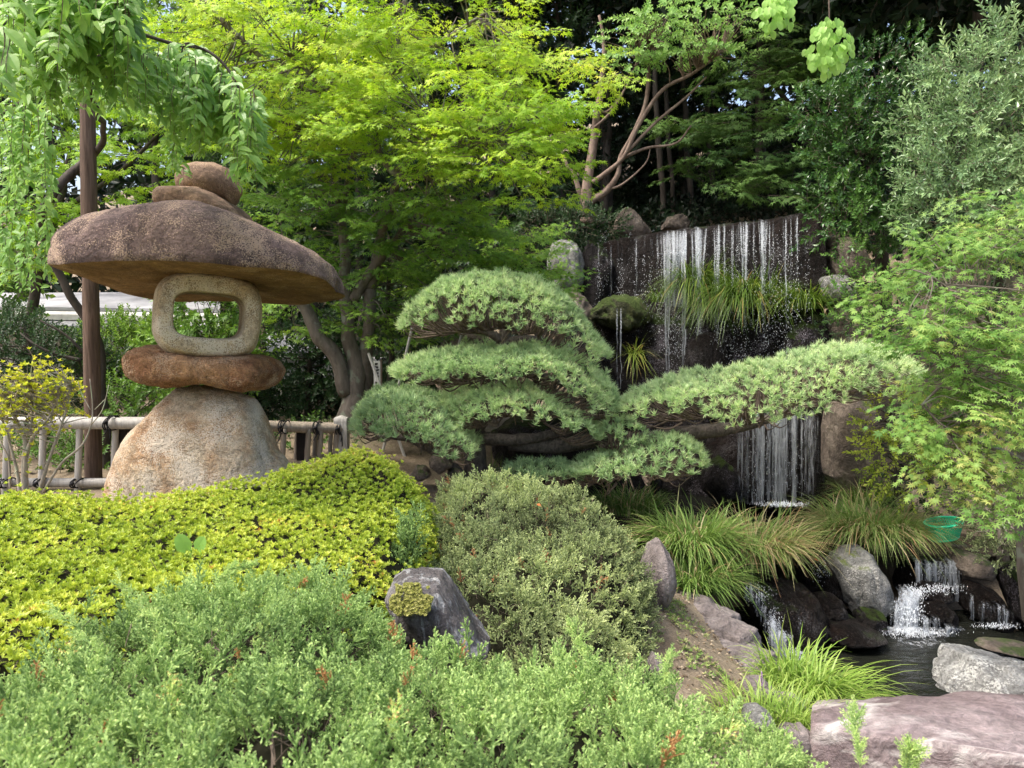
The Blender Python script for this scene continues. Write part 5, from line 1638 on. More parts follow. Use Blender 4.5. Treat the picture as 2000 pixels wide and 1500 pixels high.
# ------------------------------------------------------------------ grasses
def grass(name, label, px, py, Y, L, n, mat, rad=.12, spread=.6, w=.0045, base=.5, var=.2, lean=(0, 0, 0), group=None, dry=.1, up=1.0, cat='grass clump', parent=None, dr=1.0):
    c = P(px, py, Y)
    a = rng.uniform(0, 2 * PI, n)
    rr = np.sqrt(rng.uniform(0, 1, n)) * rad
    root = c + np.c_[np.cos(a) * rr * 1.3, np.sin(a) * rr, np.zeros(n)]
    out = np.c_[np.cos(a), np.sin(a), np.zeros(n)] * (spread * rng.uniform(.3, 1.3, n))[:, None] + rng.normal(0, .27, (n, 3)) + np.array(lean)
    d0 = nrm(out * .55 + [0, 0, up])
    Ls = L * rng.uniform(.6, 1.15, n)
    seg = 6
    t = np.linspace(0, 1, seg)
    droop = rng.uniform(.35, .95, n) * (.6 + spread * .5) * dr
    pts = root[:, None] + d0[:, None] * (Ls[:, None] * t)[..., None]
    pts = pts + nrm(out)[:, None] * (Ls * .35)[:, None, None] * (t ** 2)[None, :, None]
    pts[..., 2] -= (Ls * droop)[:, None] * t[None] ** 2.4
    side = nrm(np.cross(nrm(out) + [0, 0, .1], [0, 0, 1]))
    ww = w * rng.uniform(.7, 1.3, n)[:, None] * np.array([.8, 1, 1, .85, .55, .08])[None]
    A = pts + side[:, None] * ww[..., None]
    B = pts - side[:, None] * ww[..., None]
    V = np.stack([A, B], 2).reshape(n, -1, 3)
    i = np.arange(seg - 1)
    q = np.stack([2 * i, 2 * i + 1, 2 * i + 3, 2 * i + 2], -1)
    Q = (q[None] + (np.arange(n) * seg * 2)[:, None, None]).reshape(-1, 4)
    ti = base + rng.normal(0, var * .5, n)
    ti = np.where(rng.uniform(size=n) < dry, rng.uniform(.8, 1, n), ti)
    tt = np.clip(ti[:, None] + np.repeat((t - .5) * .2, 2)[None], 0, 1).ravel()
    o = obj(name, V.reshape(-1, 3), Q, M[mat], parent, tt)
    if parent is None:
        tag(o, label, cat, group)
    return o


GR = 'arching sedge clumps round the pool'
grass('sedge_clump', 'dark short sedge clump under the pine, left of the larger clumps', 1230, 1000, 8.6, .42, 700, 'grass', .28, .5, .004, .25, .2, group=GR, dry=.25)
grass('sedge_clump', 'tall arching sedge clump hanging over the left bank of the pool', 1350, 1080, 6.9, .62, 1100, 'grass', .25, .8, .005, .42, .2, group=GR, dry=.12)
grass('sedge_clump', 'drooping sedge clump below the tall one, above the path edging', 1355, 1150, 6.5, .50, 700, 'grass', .2, .8, .005, .38, .2, group=GR, dry=.1)
grass('sedge_clump', 'big tan-streaked sedge clump left of the pale pond boulder', 1470, 1085, 7.3, .62, 1500, 'grass', .3, .85, .005, .55, .25, group=GR, dry=.38)
grass('sedge_clump', 'wide sedge clump behind the pale pond boulder', 1690, 1050, 7.9, .68, 1500, 'grass', .3, .95, .005, .5, .25, group=GR, dry=.22)
grass('sedge_clump', 'sedge clump at the foot of the tall standing slab', 1700, 985, 8.7, .5, 500, 'grass', .22, .6, .004, .35, .2, group=GR, dry=.15)
grass('sedge_clump', 'small sedge clump to the right above the pale boulder near the net basket', 1755, 1050, 7.7, .5, 500, 'grass', .2, .95, .005, .5, .2, group=GR, dry=.15)
grass('sedge_clump', 'dim sedge tuft behind the pine trunk foot', 960, 950, 8.8, .45, 260, 'grass_wall', .2, .5, .004, .4, .2, group=GR)
grass('grass_tuft', 'bright lime-green grass clump leaning over the pond beside the edging stones', 1560, 1350, 4.8, .44, 360, 'grass_fresh', .17, .8, .0045, .55, .3, (.25, -.05, 0), dry=0)
grass('grass_tuft', 'long lime-green blades drooping right towards the purple slab', 1620, 1365, 4.6, .42, 150, 'grass_fresh', .13, .9, .0045, .6, .3, (.5, -.1, 0), dry=0)
grass('grass_tuft', 'thin yellowish grass around the small speckled stone', 1480, 1405, 4.1, .24, 300, 'grass_fresh', .2, .6, .003, .65, .3, dry=0)
grass('grass_tuft', 'thin grass tuft between the speckled stone and the purple slab', 1550, 1420, 4.0, .26, 260, 'grass_fresh', .14, .6, .003, .6, .3, dry=0)
grass('grass_tuft', 'four upright blades standing above the bright grass clump', 1530, 1345, 4.9, .55, 12, 'grass_fresh', .07, .15, .005, .6, .3, dry=0, up=1.6)
WG = 'sedge tufts hanging in the waterfall'
grass('sedge_tuft', 'narrow sedge tuft hanging beside the widest stream of the waterfall', 1362, 572, 10.85, .85, 620, 'grass_wall', .17, .45, .006, .42, .2, (0, -.45, 0), WG, .1, .75, dr=1.5)
grass('sedge_tuft', 'sedge tuft hanging behind the second stream of the waterfall', 1405, 600, 10.6, .75, 460, 'grass_wall', .15, .5, .006, .38, .2, (0, -.45, 0), WG, .1, .7, dr=1.5)
grass('sedge_tuft', 'widest sedge tuft in the middle of the waterfall ledge', 1470, 598, 10.2, .82, 1000, 'grass_wall', .27, .55, .006, .46, .2, (0, -.45, 0), WG, .1, .75, dr=1.4)
grass('sedge_tuft', 'sedge tuft at the right end of the waterfall ledge by the light grey boulder', 1580, 603, 9.55, .62, 420, 'grass_wall', .2, .9, .006, .5, .2, (0, -.3, 0), WG, .1)
grass('sedge_tuft', 'few sedge blades left of the widest stream', 1290, 590, 11.1, .4, 80, 'grass_wall', .1, .8, .005, .5, .2, (0, -.4, 0), WG, .1)
grass('sedge_tuft', 'yellowish grass streak low on the left rock of the waterfall', 1240, 690, 10.8, .40, 70, 'grass_wall', .08, .3, .005, .8, .2, (0, -.5, 0), WG, .3, up=.1)

# flower spike
fl = thing('flower_spike', 'tiny lilac flower spike in the thin grass by the pond', 'flower', P(1487, 1350, 4.35))
pth = np.array([P(1488, 1350, 4.35), P(1487, 1330, 4.35), P(1486, 1312, 4.35)])
obj('stalk', *tube(pth, .002, 4), M['grass_fresh'], fl, np.full(14, .4))
g = Geo()
for k in range(14):
    c = P(1487 + rng.uniform(-2, 2), 1313 + k * 2.0, 4.35)
    g.add(octv * [.005, .005, .002] + c, octf)
g.build('florets', M['flower'], fl)
# twigs lying on path, dry leaf
for k, (tr, lb) in enumerate((([(1308, 1238, 5.2, 5), (1335, 1255, 5.15, 4), (1365, 1268, 5.1, 4), (1385, 1288, 5.0, 2)], 'forked grey root lying across the dirt path'),
                              ([(1310, 1262, 5.1, 6), (1325, 1285, 5.05, 5)], 'short dark dead stick on the dirt path'))):
    g = Geo(); branch(g, tr, 6, .3)
    tag(g.build('dead_twig', M['twig'], None, True), lb, 'twig')
lf = t_leaf(.3, .15, .2, 4)
for px, py, Y, lb in ((1590, 1092, 7.1, 'orange fallen leaf caught above the left cascade'), (1048, 985, 5.2, 'single rust-coloured leaf lying on top of the juniper mound')):
    tag(obj('fallen_leaf', (lf[0] * .04) @ frames(np.array([1, -.2, -.3]), np.array([0, -.5, 1])).T + P(px, py, Y), lf[1], M['dry_leaf']), lb, 'leaf')
# small weeds on the path
n = 1400
u = rng.uniform(size=(n, 2))
x = 1.05 + u[:, 0] * .75
y = 4.5 + u[:, 1] * 1.6
m = (fbm(np.c_[x * 2.2, y * 2.2, x * 0], 3, 6) + .5 * (1 - u[:, 0]) > .22)
x, y = x[m], y[m]
g = scatter([rosette(5, .022, .5, w=.25, inner=0), rosette(3, .03, 1.2, w=.12, inner=1)], np.c_[x, y, ground_z(x, y) + .01], frames(np.array([0, 0, 1]) + rng.normal(0, .3, (len(x), 3)), rng.normal(size=(len(x), 3))), rng.uniform(.6, 1.2, len(x)), rng.uniform(.3, .8, len(x)))
tag(g.build('weeds', M['grass'], None), 'sparse small weeds and moss creeping over the dirt path', 'weeds', None, 'stuff')

n = 1100
u = rng.uniform(size=(n, 2))
x = .9 + u[:, 0] * 1.0
y = 4.2 + u[:, 1] * 2.2
g = scatter([t_simple(.35, .1, .1), (octv * [1, 1, .2], octf, np.zeros(6), np.zeros(8, int))], np.c_[x, y, ground_z(x, y) + .012], frames(np.c_[rng.normal(size=(n, 2)), rng.normal(0, .2, n)], rng.normal(0, .3, (n, 3)) + [0, 0, 1]), rng.uniform(.005, .014, n), rng.uniform(0, 1, n))
M['litter'] = leaf_mat('litter', [(0, (.06, .045, .03)), (.5, (.22, .16, .10)), (1, (.42, .36, .26))], .05, .9, .1)
tag(g.build('leaf_litter', M['litter'], None), 'crumbs of dry leaf and grit strewn over the dirt path', 'litter', None, 'stuff')

# green net basket
bk = thing('net_basket', 'bright green plastic net tub lying under the dark juniper by the pool', 'basket', P(1840, 1052, 7.5))
c = P(1843, 1034, 7.55)
g = Geo()
R_, Hh = .17, .15
for k in range(44):
    a = 2 * PI * k / 44
    for s_ in (-1, 1):
        t = np.linspace(0, 1, 6)
        p = np.stack([c[0] + np.cos(a + s_ * t * .5) * (R_ * (.78 + .22 * t)), c[1] + np.sin(a + s_ * t * .5) * (R_ * (.78 + .22 * t)), c[2] - Hh / 2 + Hh * t + .03 * np.cos(a)], -1)
        g.add(*tube(p, .006, 3, cap=False))
g.build('netting', M['green_plastic'], bk, kind='stuff')
a = np.linspace(0, 2 * PI, 33)
p = np.stack([c[0] + np.cos(a) * R_, c[1] + np.sin(a) * R_, np.full(33, c[2] + Hh / 2) + .03 * np.cos(a)], -1)
obj('rim', *tube(p, .012, 6), M['green_plastic'], bk, None, True)
p2 = p.copy(); p2[:, 0] = c[0] + (p[:, 0] - c[0]) * .78; p2[:, 1] = c[1] + (p[:, 1] - c[1]) * .78; p2[:, 2] -= Hh
obj('base', *tube(p2, .012, 6), M['green_plastic'], bk, None, True)

# ================================================================== SIGN, BUILDINGS
sg = thing('signboard', 'narrow white upright sign with a column of black characters left of the pine', 'sign', P(737, 790, 9.2))
s0, s1 = P(731, 790, 9.2), P(743, 705, 9.2)
obj('board', *box(s0[0], s1[0], 9.18, 9.215, s0[2] - .1, s1[2]), M['white_paint'], sg)
obj('frame', *box(s1[0], s1[0] + .02, 9.18, 9.22, s0[2] - .5, s1[2] + .02), M['twig'], sg)
g = Geo()
zz = s1[2] - .03
r_ = np.random.default_rng(3)
while zz > s0[2] + .03:
    for k in range(4):
        xx = (s0[0] + s1[0]) / 2 + r_.uniform(-.016, .016)
        if k % 2: g.add(*box(xx - .014, xx + .014, 9.174, 9.178, zz - r_.uniform(0, .02), zz - r_.uniform(-.004, .0) + .003))
        else: g.add(*box(xx - .003, xx + .003, 9.170, 9.173, zz - .022, zz + .002))
    zz -= .037
g.build('lettering', M['ink'], sg)

bd = thing('building', 'low building with stepped pale grey metal roof behind the lantern and trees', 'building', P(180, 760, 15.0))
def wbox(name, px0, px1, py0, py1, Y, dpt, mat, parent):
    a_, b_ = P(px0, py1, Y), P(px1, py0, Y)
    return obj(name, *box(a_[0], b_[0], Y, Y + dpt, a_[2], b_[2]), M[mat], parent)
A = P(60, 578, 15); Bq = P(420, 600, 15)
def roof_slab(name, p0, p1, p2, p3, th, mat, parent):
    q = np.array([p0, p1, p2, p3])
    V = np.vstack([q, q - [0, 0, th]])
    Q = np.array([(0, 1, 2, 3), (7, 6, 5, 4), (0, 4, 5, 1), (1, 5, 6, 2), (2, 6, 7, 3), (3, 7, 4, 0)])
    return obj(name, V, Q, M[mat], parent)
roof_slab('roof', P(-60, 598, 14.4), P(430, 604, 14.4), P(430, 570, 16.5), P(-60, 572, 16.5), .06, 'roof', bd)
roof_slab('fascia', P(-60, 612, 14.3), P(430, 618, 14.3), P(430, 606, 14.5), P(-60, 600, 14.5), .1, 'white_paint', bd)
roof_slab('lower_roof', P(-60, 634, 14.0), P(430, 640, 14.0), P(430, 622, 14.6), P(-60, 618, 14.6), .08, 'roof', bd)
wbox('wall', -60, 430, 636, 900, 14.7, .2, 'wall', bd)
h2 = thing('outbuilding', 'pale plaster outbuilding half hidden behind the maple trunks', 'building', P(580, 800, 12.5))
wbox('wall', 500, 740, 700, 900, 12.6, 2.0, 'wall', h2)
roof_slab('roof', P(520, 676, 12.2), P(620, 690, 12.2), P(620, 650, 13.6), P(520, 650, 13.6), .08, 'roof', h2)
scn = thing('slatted_screen', 'white upright slatted screen glimpsed behind the maple trunks', 'screen', P(580, 840, 11.6))
for k in range(22):
    px = 528 + k * 5.2
    a_ = P(px, 850, 11.6); b_ = P(px, 752, 11.6)
    obj('slat', *box(a_[0], a_[0] + .02, 11.6, 11.63, a_[2], b_[2]), M['white_paint'], scn)
for py in (760, 840):
    a_ = P(524, py, 11.64); b_ = P(645, py - 4, 11.64)
    obj('rail', *box(a_[0], b_[0], 11.633, 11.66, a_[2], b_[2]), M['white_paint'], scn)

# ================================================================== TREES
def tree_root(name, label, px, py, Y, cat='tree', group=None):
    c = P(px, py, Y)
    return thing(name, label, cat, (c[0], Y, min(c[2], gz(c[0], Y) + .3)), group)


def put_branches(root, traces, mat, name='branch', sides=8, wob=.15):
    for tr in traces:
        g = Geo()
        branch(g, tr, sides, wob)
        g.build(name, M[mat], root, True)


def twig_web(root, pos, anchor, mat, n, r0=.012, name='twigs'):
    """thin twigs from limb anchors to foliage points"""
    anchor = np.asarray(anchor)
    g = Geo()
    for q in rng.choice(len(pos), min(n, len(pos)), replace=False):
        e = pos[q]
        dd = np.linalg.norm(anchor - e, axis=1) + rng.uniform(0, .3, len(anchor))
        a = anchor[np.argmin(dd)]
        L = np.linalg.norm(e - a)
        if L > .9: continue
        md = (a + e) / 2 + rng.normal(0, .06, 3) * L + [0, 0, .04 * L]
        p = smooth_path([a, md, e], 4)
        g.add(*tube(p, np.linspace(r0, r0 * .25, len(p)), 4, cap=False))
    g.build(name, M[mat], root, kind='stuff')


def anchors(traces):
    return np.concatenate([pix_path(t, 4)[0] for t in traces])


# --- bright maple
mp = tree_root('maple_tree', 'big spreading Japanese maple with glowing yellow-green tiers of leaves in the centre', 700, 830, 9.5, 'maple tree')
trunks = [[(694, 860, 9.5, 60), (690, 800, 9.5, 50), (688, 740, 9.5, 38), (680, 640, 9.5, 26), (678, 560, 9.5, 24), (672, 480, 9.5, 20), (662, 400, 9.5, 14)]]
limbs = [[(676, 770, 9.45, 30), (655, 715, 9.4, 30), (632, 665, 9.4, 28), (605, 620, 9.4, 26), (588, 590, 9.4, 22), (560, 520, 9.3, 12)],
         [(690, 585, 9.45, 18), (715, 545, 9.4, 20), (745, 500, 9.3, 20), (765, 478, 9.3, 14), (790, 440, 9.2, 8)],
         [(735, 262, 8.6, 8), (745, 300, 8.6, 11), (768, 332, 8.6, 13), (788, 345, 8.6, 15), (775, 365, 8.7, 17), (766, 400, 8.8, 16), (745, 460, 9.2, 18), (735, 500, 9.4, 20), (727, 560, 9.5, 24)],
         [(788, 350, 8.6, 12), (835, 340, 8.5, 10), (870, 322, 8.4, 8), (920, 290, 8.2, 5)],
         [(772, 332, 8.6, 11), (800, 312, 8.5, 9), (830, 280, 8.4, 7), (860, 255, 8.3, 4)],
         [(766, 145, 9.0, 16), (776, 90, 9.0, 13), (785, 30, 9.0, 10), (792, -20, 9.0, 9)],
         [(770, 150, 9.0, 14), (820, 112, 8.9, 12), (880, 70, 8.8, 9), (950, 25, 8.7, 6)],
         [(400, 0, 8.8, 9), (450, 60, 8.8, 10), (510, 112, 8.9, 10), (600, 200, 9.2, 12), (655, 330, 9.4, 14)],
         [(570, 112, 8.6, 5), (640, 175, 8.6, 7), (710, 215, 8.6, 8), (735, 262, 8.6, 8)],
         [(665, 430, 9.5, 12), (690, 300, 9.3, 10), (740, 200, 9.1, 12), (766, 145, 9.0, 14)],
         [(660, 400, 9.4, 12), (640, 300, 9.2, 9), (590, 250, 9.0, 6)]]
put_branches(mp, trunks, 'bark_maple', 'trunk', 12)
tr2 = [[(715, 880, 9.6, 36), (706, 820, 9.6, 30), (712, 740, 9.6, 28), (720, 650, 9.55, 25), (727, 560, 9.5, 24)]]
put_branches(mp, tr2, 'bark_maple', 'trunk', 12)
put_branches(mp, limbs, 'bark_maple')
msp = [spray_maple(.42, 7, .062, True, 5) for _ in range(6)]
E = [(380, 60, 110, 70, 9.1, .8), (450, 200, 110, 60, 9.0, .8), (560, 80, 190, 80, 8.9, 1.0), (820, 40, 210, 60, 8.8, 1.0), (700, 110, 170, 60, 8.7, .9), (980, 90, 60, 60, 8.6, .5), (560, 190, 120, 60, 8.7, .8),
     (870, 185, 230, 40, 8.3, .9), (1090, 145, 120, 42, 8.1, .6), (1010, 115, 50, 40, 8.2, .5), (800, 240, 230, 45, 8.2, .9), (1000, 230, 150, 40, 7.9, .7), (960, 300, 160, 35, 7.8, .7),
     (1060, 340, 80, 50, 7.7, .5), (620, 270, 110, 45, 8.4, .8), (830, 320, 90, 25, 8.3, .6)]
pos, d, nv = layered(E, 34, .4, 11, .3)
tint = shade_tint(pos, .60, .17, 1.6, 3)
foliage(mp, 'foliage', 'leaf_spray', msp, pos, frames(d, nv), rng.uniform(.75, 1.15, len(pos)), tint, [M['maple'], M['twig']], 300)
twig_web(mp, pos, anchors(limbs), 'bark_maple', 420)
E = [(600, 350, 120, 60, 9.3, .9), (560, 440, 110, 60, 9.4, .9), (690, 400, 90, 40, 8.6, .5), (800, 430, 140, 45, 9.2, .9), (900, 500, 160, 45, 9.4, .9), (760, 520, 100, 40, 9.6, .8), (620, 560, 90, 50, 9.3, .7), (1010, 470, 90, 60, 10, .8),
     (1060, 560, 60, 22, 9.2, .4), (730, 640, 80, 28, 9.3, .4), (890, 400, 110, 35, 9.0, .8), (560, 620, 60, 40, 9.9, .6), (860, 590, 120, 60, 10, .8), (1000, 540, 110, 40, 9.8, .8)]
pos, d, nv = layered(E, 26, .4, 12, .3)
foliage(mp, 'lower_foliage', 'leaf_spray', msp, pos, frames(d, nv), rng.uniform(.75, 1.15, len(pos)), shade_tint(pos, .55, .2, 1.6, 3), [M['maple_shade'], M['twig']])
tag(mp.children[-1], 'lower tiers of leaves with their shade put into a deeper green')
twig_web(mp, pos, anchors(limbs + trunks + tr2), 'bark_maple', 260)

# --- left background trees
def simple_tree(name, label, trunk_tr, ell, mat, variants, dens, base=.5, var=.2, seed=0, layer=True, cat='tree', group=None, bark='bark_dark', webs=80, extra=(), tilt=.4, nparts=0, part='leaf', clump=.42, shell=.5):
    t0 = trunk_tr[0]
    r_ = tree_root(name, label, t0[0], t0[1], t0[2], cat, group)
    put_branches(r_, [trunk_tr], bark, 'trunk', 9)
    put_branches(r_, extra, bark, 'branch', 7)
    if layer:
        pos, d, nv = layered(ell, dens, tilt, seed, clump)
    else:
        pos, nn_ = blob_points(ell, dens, shell, .3, 2.2, seed)
        d = nn_ + rng.normal(0, .5, pos.shape) + [0, -.1, .25]
        nv = rng.normal(0, .6, pos.shape) + [0, -.3, 1]
    foliage(r_, 'foliage', part, variants, pos, frames(d, nv), rng.uniform(.75, 1.2, len(pos)), shade_tint(pos, base, var, 1.5, seed), [M[mat], M['twig']], nparts)
    if webs:
        twig_web(r_, pos, anchors([trunk_tr] + list(extra)), bark, webs)
    return r_


lsp = [spray_leafy(.32, 16, .075, t_simple(.3), .7) for _ in range(5)]
lsp_s = [spray_leafy(.26, 18, .045, t_simple(.3), .7) for _ in range(5)]
msp_b = [spray_maple(.5, 7, .085, True, 5) for _ in range(5)]
simple_tree('maple_tree', 'light green maple beyond the fence at the far left', [(40, 830, 11.5, 26), (60, 600, 11.5, 20), (110, 420, 11.4, 14), (140, 300, 11.3, 10)],
            [(60, 260, 120, 60, 11, 1.0), (240, 330, 120, 60, 11, 1.0), (330, 200, 110, 80, 11, 1.), (50, 420, 90, 70, 11, .8), (300, 60, 120, 90, 11.5, 1.), (100, 120, 120, 100, 11.5, 1), (210, 440, 130, 50, 11.2, .8), (60, 510, 80, 30, 11.4, .8), (440, 300, 90, 90, 11, .8)],
            'maple', msp_b, 15, .42, .2, 21, cat='maple tree', extra=[[(110, 420, 11.4, 12), (240, 330, 11.3, 8), (340, 230, 11.2, 5)]])
simple_tree('yew_bush', 'fresh green rounded conifer bush between the timber post and the firebox', [(260, 830, 10.5, 20), (260, 740, 10.5, 14), (255, 680, 10.5, 8)],
            [(255, 705, 80, 80, 10.5, .7), (320, 690, 50, 60, 10.7, .5), (215, 690, 50, 55, 10.4, .5)], 'bush_green', lsp_s, 130, .62, .22, 22, False, 'bush', webs=30)
simple_tree('dark_bush', 'dark fine-leaved conifer bush spreading behind the yellow azalea shrub', [(90, 860, 9.2, 24), (80, 740, 9.2, 16), (70, 680, 9.2, 10)],
            [(60, 705, 130, 60, 9.3, .7), (10, 655, 70, 40, 9.4, .6), (130, 740, 60, 60, 9.5, .6), (200, 740, 50, 60, 9.6, .4)], 'bush_dark', lsp_s, 100, .5, .2, 23, False, 'bush', webs=30,
            extra=[[(160, 702, 8.9, 9), (120, 695, 8.8, 7), (80, 680, 8.7, 5), (40, 650, 8.7, 3)], [(165, 690, 8.9, 7), (130, 655, 8.8, 5), (80, 625, 8.7, 3)]])
simple_tree('broadleaf_shrub', 'leafy green shrub glimpsed through the lantern window', [(420, 830, 9.6, 14), (415, 740, 9.6, 10), (410, 660, 9.6, 6)],
            [(400, 630, 70, 60, 9.6, .5), (440, 700, 60, 60, 9.7, .5), (350, 700, 50, 60, 9.8, .4)], 'bush_green', lsp, 70, .45, .22, 24, False, 'shrub', webs=20)
simple_tree('broadleaf_shrub', 'low dark leafy shrub behind the fence between the post and the lantern base', [(260, 900, 8.6, 12), (260, 830, 8.6, 8), (262, 800, 8.6, 5)],
            [(250, 800, 70, 50, 8.7, .45), (310, 780, 40, 40, 8.8, .4)], 'bush_green', lsp_s, 110, .3, .2, 25, False, 'shrub', webs=10)
simple_tree('broadleaf_shrub', 'dark broad-leaved shrub filling the space behind the maple trunks', [(600, 880, 10.8, 16), (600, 780, 10.8, 12), (605, 700, 10.8, 8)],
            [(560, 700, 60, 70, 10.9, .5), (640, 720, 60, 90, 10.9, .6), (760, 660, 90, 100, 11, .7), (600, 800, 90, 30, 10.7, .5), (840, 700, 60, 80, 11.2, .5)], 'bush_dark', lsp, 55, .5, .2, 26, False, 'shrub', webs=40)
simple_tree('low_shrub', 'low clipped dark shrub showing through the fence pickets', [(120, 950, 8.2, 10), (120, 920, 8.2, 8), (122, 900, 8.2, 5)],
            [(60, 910, 140, 50, 8.4, .5), (210, 900, 80, 50, 8.4, .4), (600, 880, 120, 40, 9.0, .4)], 'bush_green', lsp_s, 90, .2, .15, 27, False, 'shrub', webs=10)
simple_tree('slender_sapling', 'thin straight sapling between the maple trunks and the pine', [(765, 850, 10, 14), (762, 700, 10, 12), (758, 560, 10, 9), (760, 460, 10, 5)],
            [(800, 600, 60, 60, 10.2, .5), (770, 520, 60, 40, 10.1, .5)], 'maple_dark', msp, 20, .8, .2, 28, True, 'tree', webs=20)

# --- weeping cherry
ch = tree_root('weeping_cherry', 'weeping cherry with large drooping leaves hanging over the lantern top', 206, 940, 8.2, 'cherry tree')
cht = [(206, 1000, 8.2, 22), (204, 880, 8.2, 22), (198, 700, 8.2, 20), (172, 630, 8.1, 18), (135, 580, 8.0, 16), (95, 500, 7.9, 15), (80, 430, 7.7, 15), (98, 388, 7.6, 17), (125, 350, 7.7, 18), (165, 315, 7.8, 15), (200, 280, 7.6, 12), (198, 240, 7.0, 11), (180, 200, 6.0, 14), (170, 120, 5.6, 14), (180, 40, 5.3, 12)]
put_branches(ch, [cht], 'bark_dark', 'trunk', 10)
chb = [[(180, 40, 5.3, 12), (260, 60, 5.3, 8), (340, 85, 5.4, 7), (400, 98, 5.4, 6), (440, 130, 5.4, 5), (470, 180, 5.4, 4), (490, 240, 5.4, 3), (500, 300, 5.4, 2)],
       [(180, 40, 5.3, 12), (120, 20, 5.0, 9), (40, 30, 4.7, 7), (-40, 80, 4.4, 6)],
       [(170, 120, 5.6, 9), (240, 100, 5.5, 7), (310, 130, 5.5, 4)],
       [(180, 200, 6.0, 10), (110, 180, 6.1, 8), (40, 200, 6.2, 6), (-20, 240, 6.2, 4)],
       [(400, 98, 5.4, 4), (362, 85, 5.3, 4), (352, 120, 5.3, 3)],
       [(180, 40, 5.3, 9), (200, -40, 5.2, 8), (260, -80, 5.1, 6)]]
put_branches(ch, chb, 'bark_dark', 'branch', 7)
pos, d, nv, ss, strands = [], [], [], [], Geo()
for (x0, x1, y0, y1, Y, cnt, lsz) in ((10, 275, -60, 200, 4.7, 85, .100), (60, 260, -60, 120, 4.5, 34, .105), (-30, 28, 40, 215, 3.2, 7, .105), (250, 330, 85, 225, 5.3, 24, .095), (325, 405, 85, 285, 5.4, 30, .092), (395, 465, 100, 300, 5.4, 28, .092),
                                       (455, 510, 165, 365, 5.4, 16, .092), (-10, 100, 190, 560, 6.3, 18, .085), (90, 250, 120, 225, 5.5, 30, .09), (0, 110, 430, 560, 6.6, 12, .07), (260, 400, 150, 240, 5.6, 18, .085), (320, 400, 200, 345, 5.8, 9, .085)):
    for k in range(cnt):
        xa = rng.uniform(x0, x1)
        ya = y0 + rng.uniform(0, 35) + (max(0, (xa - 400)) * .55 if x0 > 380 and x0 < 450 else 0)
        yb = ya + (y1 - ya) * rng.uniform(.45, 1.05)
        Yk = Y + rng.normal(0, .25)
        L = (yb - ya) * Yk / F
        m = max(3, int(L / .027))
        t = np.linspace(0, 1, m)
        sway = rng.normal(0, 8)
        path = P(xa + sway * t + 3 * np.sin(t * 5 + k), ya + (yb - ya) * t, Yk + .05 * np.sin(t * 4 + k))
        if len(path) > 1:
            strands.add(*tube(path, np.linspace(.003, .0012, m), 4, cap=False))
        az_ = rng.uniform(-PI, 0, m) + np.where(rng.uniform(size=m) < .25, PI, 0)
        dd = np.c_[np.cos(az_) * 1.0, np.sin(az_) * .55, rng.uniform(-1.0, .05, m)]
        pos.append(path); d.append(dd)
        nv.append(np.c_[np.cos(az_) * .5, np.sin(az_) * .5 - .55, rng.uniform(.5, 1.0, m)])
        ss.append(lsz * 1.08 * rng.uniform(.7, 1.12, m) * np.where(t > .9, .75, 1))
pos, d, nv, ss = map(np.concatenate, (pos, d, nv, ss))
chl = [t_leaf(w, .09, dr, 4) for w, dr in ((.20, .2), (.24, .35), (.22, .12), (.25, .28))]
foliage(ch, 'foliage', 'leaf', chl, pos, frames(d, nv), ss, shade_tint(pos, .55, .16, 2.5, 5), [M['cherry']], 300)
strands.build('hanging_twigs', M['twig'], ch, kind='stuff')

# --- small yellow azalea shrub at the left edge
sa = thing('azalea_shrub', 'thin leggy azalea shrub with pale bare stems and yellow-green leaves at the left edge', 'shrub', P(55, 975, 5.7))
stems = [[(50, 975, 5.7, 14), (48, 920, 5.7, 12), (52, 860, 5.7, 9), (30, 810, 5.7, 6), (10, 760, 5.7, 4)], [(50, 930, 5.7, 10), (55, 880, 5.65, 8), (75, 840, 5.6, 6), (100, 810, 5.6, 4), (120, 760, 5.6, 3)],
         [(75, 970, 5.7, 8), (95, 900, 5.65, 6), (112, 855, 5.6, 5), (130, 800, 5.6, 3), (140, 750, 5.6, 2)], [(40, 970, 5.7, 8), (30, 900, 5.7, 6), (10, 830, 5.7, 4), (-10, 790, 5.7, 3)], [(60, 850, 5.7, 6), (65, 800, 5.7, 4), (60, 740, 5.7, 3)],
         [(20, 960, 5.75, 5), (18, 900, 5.75, 4), (0, 860, 5.75, 3)], [(85, 960, 5.65, 5), (120, 905, 5.6, 5), (160, 870, 5.55, 4), (178, 830, 5.55, 3), (180, 790, 5.55, 2), (175, 740, 5.55, 1.5)], [(178, 830, 5.55, 2.5), (200, 800, 5.5, 2), (212, 752, 5.5, 1.5)],
         [(176, 800, 5.55, 2), (160, 770, 5.55, 1.5), (152, 745, 5.55, 1)], [(185, 800, 5.5, 1.5), (205, 780, 5.5, 1.2)]]
put_branches(sa, stems, 'twig_pale', 'stem', 7)
pos, nn_ = blob_points([(70, 765, 85, 60, 5.6, .3), (15, 760, 70, 50, 5.7, .3), (60, 820, 95, 40, 5.6, .3), (120, 760, 40, 45, 5.6, .2), (60, 720, 60, 35, 5.6, .2)], 270, .4, .3, 3, 31)
pos = pos[fbm(pos * 7, 2, 4) > -.2]
pos = np.vstack([pos, [P(x_, y_, 5.6) for x_, y_ in ((55, 925), (58, 905), (50, 890), (10, 900), (20, 935), (75, 915), (64, 870), (60, 900))]])
d = rng.normal(0, .45, pos.shape) + [0, 0, 1]
